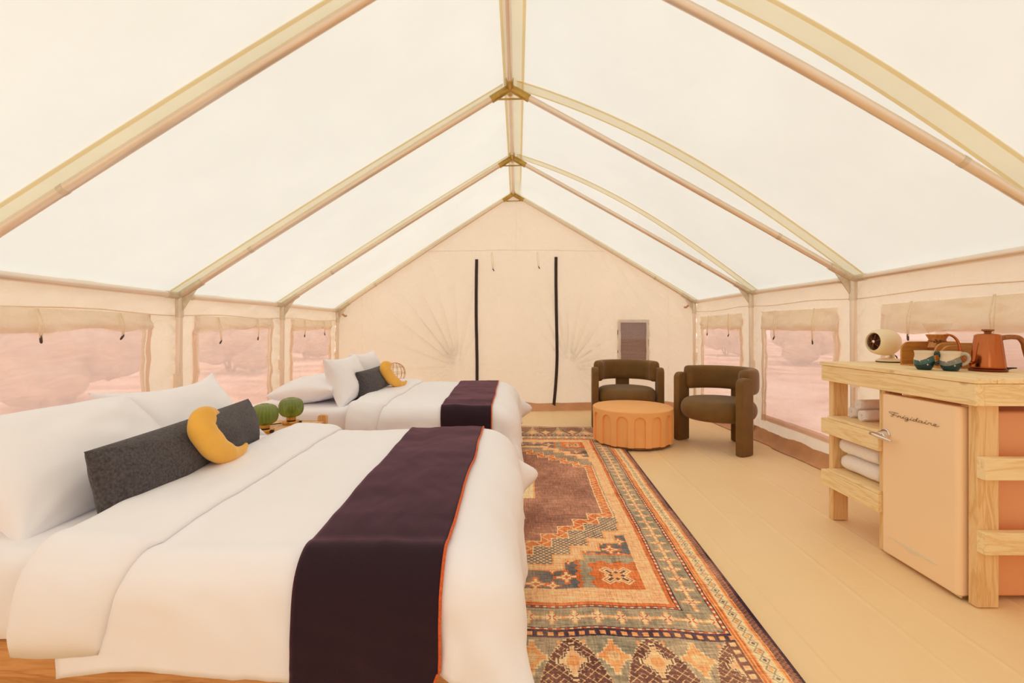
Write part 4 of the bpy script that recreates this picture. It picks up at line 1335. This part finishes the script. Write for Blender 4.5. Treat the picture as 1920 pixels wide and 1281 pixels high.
# door with rounded edges
def door_mesh():
    mb = MB()
    x0, x1 = FX, 1.902
    r = .022
    pts = [(x1, FY0 + .002)] + [(x0 + r - r * math.sin(a), FY0 + r - r * math.cos(a)) for a in np.linspace(0, PI / 2, 9)] + [(x0 + r - r * math.cos(a), FY1 - r + r * math.sin(a)) for a in np.linspace(0, PI / 2, 9)] + [(x1, FY1 - .002)]
    # subdivided front for a slight crown
    return mb.prism(pts, 'z', .016, .812)
dr = obj('door', door_mesh(), 'peach', fg, bevel=.008, seg=3)
obj('hinge', MB().box(1.885, 1.912, FY0 - .002, FY0 + .03, .812, .818), 'peach', fg, bevel=.002)
obj('foot', MB().box(1.93, 1.96, FY0 + .02, FY0 + .05, 0, .02), 'rubber', fg)
obj('foot', MB().box(2.30, 2.33, FY0 + .02, FY0 + .05, 0, .02), 'rubber', fg)
obj('foot', MB().box(1.93, 1.96, FY1 - .05, FY1 - .02, 0, .02), 'rubber', fg)
obj('foot', MB().box(2.30, 2.33, FY1 - .05, FY1 - .02, 0, .02), 'rubber', fg)
obj('hinge_plate', MB().box(1.862, 1.918, FY0 + .004, FY0 + .05, .006, .0155), 'chrome', fg, bevel=.002)
# chrome latch handle: back plate, bracket and lever
hz = .612
def oval(cy, cz, ry, rz, x0, x1):
    return MB().prism([(cy + ry * math.cos(a), cz + rz * math.sin(a)) for a in np.linspace(0, 2 * PI, 24, endpoint=False)], 'x', x0, x1)
hd = obj('handle', oval(2.378, hz, .030, .026, FX - .007, FX + .001), 'chrome', dr, bevel=.003, seg=2)
obj('latch_bracket', MB().prism([(2.405, hz + .008), (2.362, hz + .008), (2.352, hz - .008), (2.352, hz - .018), (2.405, hz - .018)], 'x', FX - .030, FX - .006), 'chrome', dr, bevel=.004)
lev = [(FX - .044, 2.418, hz - .006), (FX - .046, 2.39, hz - .007), (FX - .046, 2.35, hz - .010), (FX - .044, 2.31, hz - .014), (FX - .040, 2.292, hz - .016)]
obj('latch_lever', MB().tube(lev, [.012, .0145, .014, .011, .005], 14, flat=.75), 'chrome', dr, True)
obj('latch_stem', MB().box(FX - .045, FX - .005, 2.375, 2.40, hz - .016, hz + .0), 'chrome', dr, bevel=.003)
# script lettering, one chrome stroke set
def script():
    S = [
        [(-.05, 2.05), (-.28, 1.95), (-.3, 1.65), (.0, 1.2), (.35, 1.0)], [(.05, 2.0), (.6, 2.12), (1.45, 1.95)], [(.72, 2.0), (.55, 1.1), (.38, .2), (.12, -.12), (-.02, .1)], [(.2, .72), (.7, .85), (1.25, .55), (1.15, .1)],
        [(1.15, .1), (1.4, .35), (1.5, 1.0), (1.62, .85), (1.85, .9), (1.82, .3), (2.05, .02)],
        [(2.05, .02), (2.38, 1.0), (2.28, .25), (2.55, .02)],
        [(3.12, .9), (2.85, 1.0), (2.66, .45), (2.85, .06), (3.08, .35), (3.18, 1.0), (3.02, -.5), (2.78, -.95), (2.62, -.7), (2.9, -.2), (3.4, .05)],
        [(3.4, .05), (3.7, 1.0), (3.62, .25), (3.9, .02)],
        [(3.9, .02), (4.1, .2)], [(4.52, .9), (4.22, 1.0), (4.02, .45), (4.2, .04), (4.46, .35), (4.8, 2.0), (4.58, .3), (4.85, .02)],
        [(4.85, .02), (5.05, .2)], [(5.5, .9), (5.18, 1.0), (4.98, .45), (5.16, .04), (5.44, .35), (5.58, 1.0), (5.5, .25), (5.78, .02)],
        [(5.78, .02), (6.1, 1.0), (6.0, .25), (6.28, .02)],
        [(6.28, .02), (6.52, .35), (6.62, 1.0), (6.76, .85), (7.0, .9), (6.97, .3), (7.22, .02)],
        [(7.22, .02), (7.62, .5), (7.76, .85), (7.56, 1.05), (7.36, .5), (7.58, .03), (7.95, .1), (8.25, .5)],
    ]
    dots = [(2.5, 1.45), (3.82, 1.45), (6.2, 1.45)]
    mb = MB()
    ky, kz = .278 / 8.5, .0098
    def P(u, v): return (FX - .0035, 2.352 - (u + .28 + .0 * v) * ky, .7085 + v * kz)
    for st in S:
        a = np.array(st)
        t = np.linspace(0, len(a) - 1, (len(a) - 1) * 5 + 1)
        i = np.clip(t.astype(int), 0, len(a) - 2); f = t - i
        p0, p1, p2, p3 = a[np.maximum(i - 1, 0)], a[i], a[i + 1], a[np.minimum(i + 2, len(a) - 1)]
        f = f[:, None]
        c = .5 * (2 * p1 + (p2 - p0) * f + (2 * p0 - 5 * p1 + 4 * p2 - p3) * f ** 2 + (3 * p1 - p0 - 3 * p2 + p3) * f ** 3)
        mb.tube([P(u, v) for u, v in c], .00105, 6)
    for u, v in dots:
        mb.tube([P(u, v), P(u + .07, v + .18)], .0015, 6)
    return mb
sl = obj('script_lettering', script(), 'dark_metal', dr, True)
emb = [(2.372, .107), (2.30, .108), (2.24, .108), (2.18, .107), (2.10, .104), (2.082, .100), (2.10, .097), (2.17, .096), (2.20, .092), (2.225, .086), (2.25, .092), (2.28, .099), (2.33, .103)]
obj('trim_emblem', MB().prism(emb, 'x', FX - .003, FX + .001), 'emblem', dr, bevel=.001)

# ------------------------------------------------------------------ towels
def spiral_towel(ry, rz, L_, turns, thick, mode='y'):
    """rolled towel: a coiled sheet, axis along local y"""
    a = np.linspace(.5 * PI, (turns * 2 + .5) * PI, int(turns * 30))
    t = (a - a[0]) / (a[-1] - a[0])
    k = .16 + .84 * t
    def se(c): return np.sign(c) * np.abs(c) ** .62
    X = ry * k * se(np.cos(a)); Z = rz * k * se(np.sin(a))
    n = 12
    P = np.zeros((len(a), n, 3))
    yy = np.linspace(-L_ / 2, L_ / 2, n)
    for j in range(n):
        e = min(1, (L_ / 2 - abs(yy[j])) / .015)
        s = .93 + .07 * math.sqrt(max(0, e)) 
        w_ = 1 + .012 * np.sin(yy[j] * 40 + a)
        P[:, j, 0] = X * s * w_; P[:, j, 1] = yy[j] + (1 - t) * .004 * np.sign(yy[j]); P[:, j, 2] = Z * s * w_
    return MB().grid(P)
def towel(name, label, group, c, rz_, rx, rzz, L_, turns, th, tilt=0):
    xf = Matrix.Translation(c) @ Matrix.Rotation(rz_, 4, 'Z') @ Matrix.Rotation(tilt, 4, 'X')
    o = obj(name, spiral_towel(rx, rzz, L_, turns, th), 'towel', smooth=True, solid=th, xf=xf)
    o.data.polygons.foreach_set('use_smooth', [True] * len(o.data.polygons))
    return tag(o, label, 'towel', group)
gT = 'rolled white hand towels on the upper shelf'
towel('hand_towel', 'small rolled white towel in front on the upper counter shelf, next to the fridge', gT, (2.055, 2.645, .654), math.radians(-88), .029, .029, .28, 2.5, .009)
towel('hand_towel', 'small rolled white towel at the back of the upper counter shelf, nearest the far leg', gT, (2.075, 2.745, .654), math.radians(-92), .029, .029, .28, 2.5, .009)
towel('hand_towel', 'small rolled white towel lying on top of the two others on the upper shelf', gT, (2.065, 2.70, .708), math.radians(-86), .026, .026, .27, 2.5, .009)
gB = 'rolled white bath towels on the lower shelf'
towel('bath_towel', 'thick rolled white bath towel underneath, on the lower counter shelf', gB, (2.04, 2.645, .3615), 0, .150, .043, .30, 2.5, .015)
towel('bath_towel', 'thick rolled white bath towel on top of another, on the lower counter shelf', gB, (2.035, 2.645, .4585), 0, .155, .044, .30, 2.5, .015)

# ------------------------------------------------------------------ things on the counter
def cr_(a, n_):
    a = np.array(a, float); t = np.linspace(0, len(a) - 1, n_); i = np.clip(t.astype(int), 0, len(a) - 2); f = (t - i)[:, None]
    p0, p1, p2, p3 = a[np.maximum(i - 1, 0)], a[i], a[i + 1], a[np.minimum(i + 2, len(a) - 1)]
    return .5 * (2 * p1 + (p2 - p0) * f + (2 * p0 - 5 * p1 + 4 * p2 - p3) * f ** 2 + (3 * p1 - p0 - 3 * p2 + p3) * f ** 3)
ZC = .9405
# desk fan
fan = thing('desk_fan', 'small cream retro desk fan with round dark grille at the far end of the counter', 'fan', (2.19, 2.80, ZC))
ax_ = Vector((-.985, -.10, .06)).normalized()
fc = Vector((2.150, 2.800, ZC + .118))
rot = ax_.to_track_quat('Z', 'Y').to_matrix().to_4x4()
XF = Matrix.Translation(fc) @ rot @ Matrix.Scale(.93, 4)
bodyp = [(.054, .045), (.0545, .060), (.057, .064), (.062, .062), (.074, .046), (.082, .016), (.0845, -.02), (.080, -.05), (.068, -.072), (.060, -.080), (.050, -.082), (.050, -.072)]
obj('housing', MB().lathe(bodyp, 56, cap=False), 'cream', fan, True, xf=XF, auto=60)
obj('motor', MB().lathe([(.001, -.07), (.053, -.07), (.053, .020), (.001, .022)], 32), 'black', fan, True, xf=XF, auto=40)
gr_ = MB()
for rr in np.linspace(.012, .054, 7):
    gr_.tube([(rr * math.cos(t), rr * math.sin(t), .0585 - (rr / .054) ** 2 * .006) for t in np.linspace(0, 2 * PI, 41)], .0009, 5, cap=False)
gl_ = obj('front_grille', gr_, 'copper_dark', fan, True, xf=XF)
gl_['kind'] = 'stuff'
for k in range(6):
    a = k * PI / 3 + .3
    obj('spoke', MB().tube([(.008 * math.cos(a), .008 * math.sin(a), .060), (.055 * math.cos(a), .055 * math.sin(a), .054)], .0013, 5), 'copper', gl_, True, xf=XF)
obj('hub_cap', MB().lathe([(.001, .066), (.007, .065), (.0105, .061), (.0105, .056)], 20), 'chrome', fan, True, xf=XF)
for k in range(4):
    a = k * PI / 2 + .5
    obj('fan_blade', MB().add([(.01 * math.cos(a), .01 * math.sin(a), .036), (.047 * math.cos(a - .3), .047 * math.sin(a - .3), .03), (.05 * math.cos(a + .15), .05 * math.sin(a + .15), .036), (.044 * math.cos(a + .5), .044 * math.sin(a + .5), .044), (.01 * math.cos(a + .9), .01 * math.sin(a + .9), .044)], [(0, 1, 2, 3, 4)]), 'black', fan, True, solid=.0015, xf=XF)
bx, by = 2.205, 2.81
obj('foot', MB().lathe([(.001, 0), (.066, 0), (.066, .005), (.001, .006)], 48, c=(bx - .012, by - .01, ZC)), 'black', fan, True, auto=40)
obj('base', MB().lathe([(.066, .0055), (.068, .007), (.066, .012), (.05, .020), (.03, .024), (.001, .025)], 48, c=(bx - .01, by - .008, ZC)), 'cream', fan, True)
obj('pivot_arm', MB().tube([(bx + .03, by + .028, ZC + .016), (bx + .042, by + .036, ZC + .035), (bx + .03, by + .03, ZC + .052), (bx + .01, by + .015, ZC + .055)], [.014, .013, .012, .012], 14, flat=1.5), 'cream', fan, True)
obj('power_cord', MB().tube([(bx + .05, by + .04, ZC + .045), (bx + .062, by + .03, ZC + .03), (bx + .075, by + .035, ZC + .006), (bx + .11, by + .03, ZC + .005)], .0035, 8), 'black', fan, True)

# bamboo organiser
bo = thing('bamboo_organiser', 'bamboo rack of upright round-cornered dividers standing behind the mugs and carafe', 'organiser', (2.22, 2.47, ZC))
def divider(x0, x1, y, h):
    r = .045
    poly = [(x0, ZC + .006), (x1, ZC + .006), (x1, ZC + h)] + [(x0 + r - r * math.sin(a), ZC + h - r + r * math.cos(a)) for a in np.linspace(0, PI / 2, 10)]
    obj('divider', MB().prism(poly, 'y', y - .006, y + .006), 'bamboo', bo, bevel=.002)
divider(2.10, 2.40, 2.600, .128); divider(2.155, 2.40, 2.452, .125); divider(2.105, 2.40, 2.362, .113)
obj('back_panel', MB().box(2.388, 2.40, 2.356, 2.606, ZC + .006, ZC + .113), 'bamboo', bo, bevel=.001)
obj('base_board', MB().box(2.10, 2.40, 2.456, 2.606, ZC, ZC + .007), 'bamboo', bo, bevel=.001)
obj('base_board', MB().box(2.105, 2.40, 2.356, 2.458, ZC, ZC + .007), 'bamboo', bo, bevel=.001)

# glass coffee carafe
cf = thing('coffee_carafe', 'hourglass glass coffee carafe with wooden collar and leather tie, behind the left mug', 'carafe', (2.234, 2.527, ZC))
cx_, cy_, cz_ = 2.234, 2.527, ZC + .0075
obj('glass_body', MB().lathe([(.001, 0), (.046, 0), (.051, .006), (.051, .020), (.044, .06), (.031, .095), (.022, .118), (.022, .128), (.035, .160), (.056, .205), (.062, .2185)], 56, c=(cx_, cy_, cz_), cap=False), 'glass', cf, True)
col_ = [(.042, .091), (.037, .105), (.034, .120), (.037, .136), (.046, .153), (.048, .158), (.046, .160), (.036, .156), (.031, .13), (.031, .115), (.036, .093), (.042, .091)]
obj('wooden_collar', MB().lathe(col_, 48, c=(cx_, cy_, cz_), cap=False), 'collar_wood', cf, True, auto=60)
tie_ = [(cx_ + .0365 * math.cos(t), cy_ + .0365 * math.sin(t), cz_ + .125 + .001 * math.sin(3 * t)) for t in np.linspace(0, 2 * PI, 33)]
lt = obj('leather_tie', MB().tube(tie_, .003, 8, cap=False), 'walnut', cf, True)
kx, ky_ = cx_ - .028, cy_ - .030
for pts in ([(kx, ky_, cz_ + .125), (kx - .016, ky_ - .008, cz_ + .135), (kx - .022, ky_ - .008, cz_ + .118), (kx, ky_ - .004, cz_ + .122)], [(kx, ky_, cz_ + .122), (kx + .012, ky_ - .01, cz_ + .132), (kx + .016, ky_ - .01, cz_ + .116), (kx, ky_ - .004, cz_ + .12)],
            [(kx, ky_ - .004, cz_ + .122), (kx - .012, ky_ - .008, cz_ + .10), (kx - .018, ky_ - .01, cz_ + .075)], [(kx, ky_ - .004, cz_ + .122), (kx + .012, ky_ - .008, cz_ + .095), (kx + .012, ky_ - .012, cz_ + .07)]):
    obj('tie_end', MB().tube(pts, .0026, 7), 'walnut', lt, True)
obj('wooden_bead', MB().lathe([(.001, -.007), (.005, -.005), (.007, 0), (.005, .005), (.001, .007)], 14, c=(kx + .002, ky_ - .010, cz_ + .104)), 'walnut', cf, True)

# mugs
def mug_glaze(flip):
    m, N, L, out = new_mat('mug_glaze' + ('_grey' if flip else '_teal'))
    p = N.new('ShaderNodeBsdfPrincipled'); p.inputs['Roughness'].default_value = .22
    t = N.new('ShaderNodeTexCoord'); sp = N.new('ShaderNodeSeparateXYZ')
    L.new(t.outputs['Object'], sp.inputs[0])
    mp = coords(N, L, rand=False)
    def math_(op, a, b):
        q = N.new('ShaderNodeMath'); q.operation = op
        for k, x in enumerate((a, b)):
            if isinstance(x, (int, float)): q.inputs[k].default_value = x
            else: L.new(x, q.inputs[k])
        return q.outputs[0]
    def wave(ax, freq, amp, ph):
        s = math_('MULTIPLY', sp.outputs[ax], freq); s = math_('ADD', s, ph)
        q = N.new('ShaderNodeMath'); q.operation = 'SINE'; L.new(s, q.inputs[0])
        return math_('MULTIPLY', q.outputs[0], amp)
    zz = sp.outputs['Z']
    rim = math_('GREATER_THAN', math_('ADD', zz, wave('X', 48, .013, 2.6)), .012)
    low = math_('LESS_THAN', math_('ADD', zz, wave('X', 44, .010, 2.4)), -.012)
    n = noise(N, L, mp, 70, 4)
    mid = cramp(N, L, n.outputs['Fac'], [(.3, lin('#4e6f6c' if not flip else '#6e7470')), (.62, lin('#2c5a5a' if not flip else '#8a8a80')), (.72, lin('#b59a78'))])
    def mixc(f, a, b):
        x = N.new('ShaderNodeMix'); x.data_type = 'RGBA'
        L.new(f, x.inputs[0])
        for k, v in ((6, a), (7, b)):
            if isinstance(v, tuple): x.inputs[k].default_value = v
            else: L.new(v, x.inputs[k])
        return x.outputs[2]
    c = mixc(low, mid.outputs[0], lin('#16393e'))
    c = mixc(rim, c, lin('#e2cdb0'))
    L.new(c, p.inputs['Base Color']); L.new(p.outputs[0], out.inputs[0])
    return m
M['mug_a'] = mug_glaze(False); M['mug_b'] = mug_glaze(True)
def make_mug(label, x, y, mat, hcol, rz_):
    t = thing('mug', label, 'mug', (0, 0, 0), 0, 'glazed pottery mugs on the counter')
    prof = [(.001, 0), (.025, 0), (.028, .003), (.038, .020), (.041, .036), (.0395, .052), (.036, .066), (.0362, .078), (.0395, .092), (.038, .0925), (.0335, .078), (.0335, .066), (.037, .052), (.038, .036), (.027, .008), (.001, .006)]
    obj('body', MB().lathe(prof, 48, cap=False), mat, t, True)
    hp = cr_([(.034, 0, .076), (.045, 0, .082), (.058, 0, .077), (.063, 0, .060), (.058, 0, .044), (.047, 0, .034), (.038, 0, .030)], 24)
    obj('handle', MB().tube(hp, list(np.linspace(.0065, .005, 24)), 12, flat=1.3), hcol, t, True)
    for k, (a, z_) in enumerate(((-1.25, .027), (-2.0, .045))):
        r_ = .0400
        s_ = MB()
        c0 = Vector((r_ * math.cos(a), r_ * math.sin(a), z_)); tx = Vector((-math.sin(a), math.cos(a), 0)); tz = Vector((0, 0, 1)); nn = Vector((math.cos(a), math.sin(a), -.1 if k == 0 else .2))
        pts = []
        for q in range(8):
            rr = (.0055, .0013)[q % 2]
            b_ = q * PI / 4
            pts.append(c0 + nn * .0012 + tx * rr * math.cos(b_) + tz * rr * math.sin(b_))
        s_.add([tuple(p_) for p_ in pts] + [tuple(c0 - nn * .002)], [tuple(range(8))] + [(i, (i + 1) % 8, 8) for i in range(8)])
        obj('star_mark', s_, 'towel', t)
    t.location = (x, y, ZC); t.rotation_euler = (0, 0, rz_)
    return t
M['teal_glaze'] = simple('teal_glaze', '#1f4a4e', .22, 0, .2, 40)
M['pale_glaze'] = simple('pale_glaze', '#b9ab96', .22, 0, .15, 40)
make_mug('teal pottery mug with cream rim and dark handle, in front of the glass carafe', 1.972, 2.303, 'mug_a', 'teal_glaze', math.radians(-40))
make_mug('grey-green pottery mug with cream rim and pale handle, next to the kettle spout', 2.037, 2.233, 'mug_b', 'pale_glaze', math.radians(-40))

# copper gooseneck kettle
kt = thing('kettle', 'copper gooseneck kettle with wooden handle and lid knob at the near end of the counter', 'kettle', (2.199, 2.22, ZC))
K0 = (2.199, 2.22, ZC)
obj('power_base', MB().lathe([(.001, 0), (.066, 0), (.068, .003), (.068, .010), (.062, .014), (.001, .015)], 56, c=K0), 'copper_dark', kt, True, auto=40)
obj('body', MB().lathe([(.001, .0155), (.062, .0155), (.0635, .018), (.0635, .024), (.048, .166), (.046, .170), (.040, .1715)], 72, c=K0, cap=False), 'copper', kt, True, auto=50)
obj('lid', MB().lathe([(.0415, .1705), (.040, .173), (.022, .1755), (.001, .176)], 48, c=K0, cap=False), 'copper', kt, True)
obj('lid_knob', MB().lathe([(.001, .1755), (.013, .1755), (.0125, .182), (.015, .186), (.0225, .189), (.023, .194), (.021, .196), (.001, .1965)], 36, c=K0), 'walnut', kt, True, auto=40)
sd = Vector((-.96, .28, 0)).normalized()
sp_ = [(.054, .036), (.076, .040), (.094, .049), (.104, .068), (.107, .10), (.112, .128), (.122, .150), (.138, .165), (.156, .170), (.166, .167)]
sc = cr_(sp_, 40)
obj('spout', MB().tube([tuple(Vector(K0) + sd * r_ + Vector((0, 0, z_))) for r_, z_ in sc], list(np.linspace(.0075, .005, 36)) + [.0048, .0047, .005, .006], 14), 'copper', kt, True)
hdv = Vector((.985, -.17, 0)).normalized()
hp = cr_([(.044, .152), (.07, .158), (.10, .160), (.126, .155), (.142, .133), (.151, .10), (.160, .062)], 30)
obj('handle', MB().tube([tuple(Vector(K0) + hdv * r_ + Vector((0, 0, z_))) for r_, z_ in hp], [.0105] * 8 + [.010] * 14 + [.011] * 8, 16, flat=1.1), 'walnut', kt, True)
obj('handle_bracket', MB().tube([tuple(Vector(K0) + hdv * .047 + Vector((0, 0, .150))), tuple(Vector(K0) + hdv * .056 + Vector((0, 0, .136)))], [.010, .006], 10), 'copper', kt, True)
obj('switch_lever', MB().tube([tuple(Vector(K0) + hdv * .058 + Vector((0, -.02, .014))), tuple(Vector(K0) + hdv * .075 + Vector((0, -.025, .017))), tuple(Vector(K0) + hdv * .09 + Vector((0, -.03, .018)))], [.006, .004, .0025], 8), 'black', kt, True)
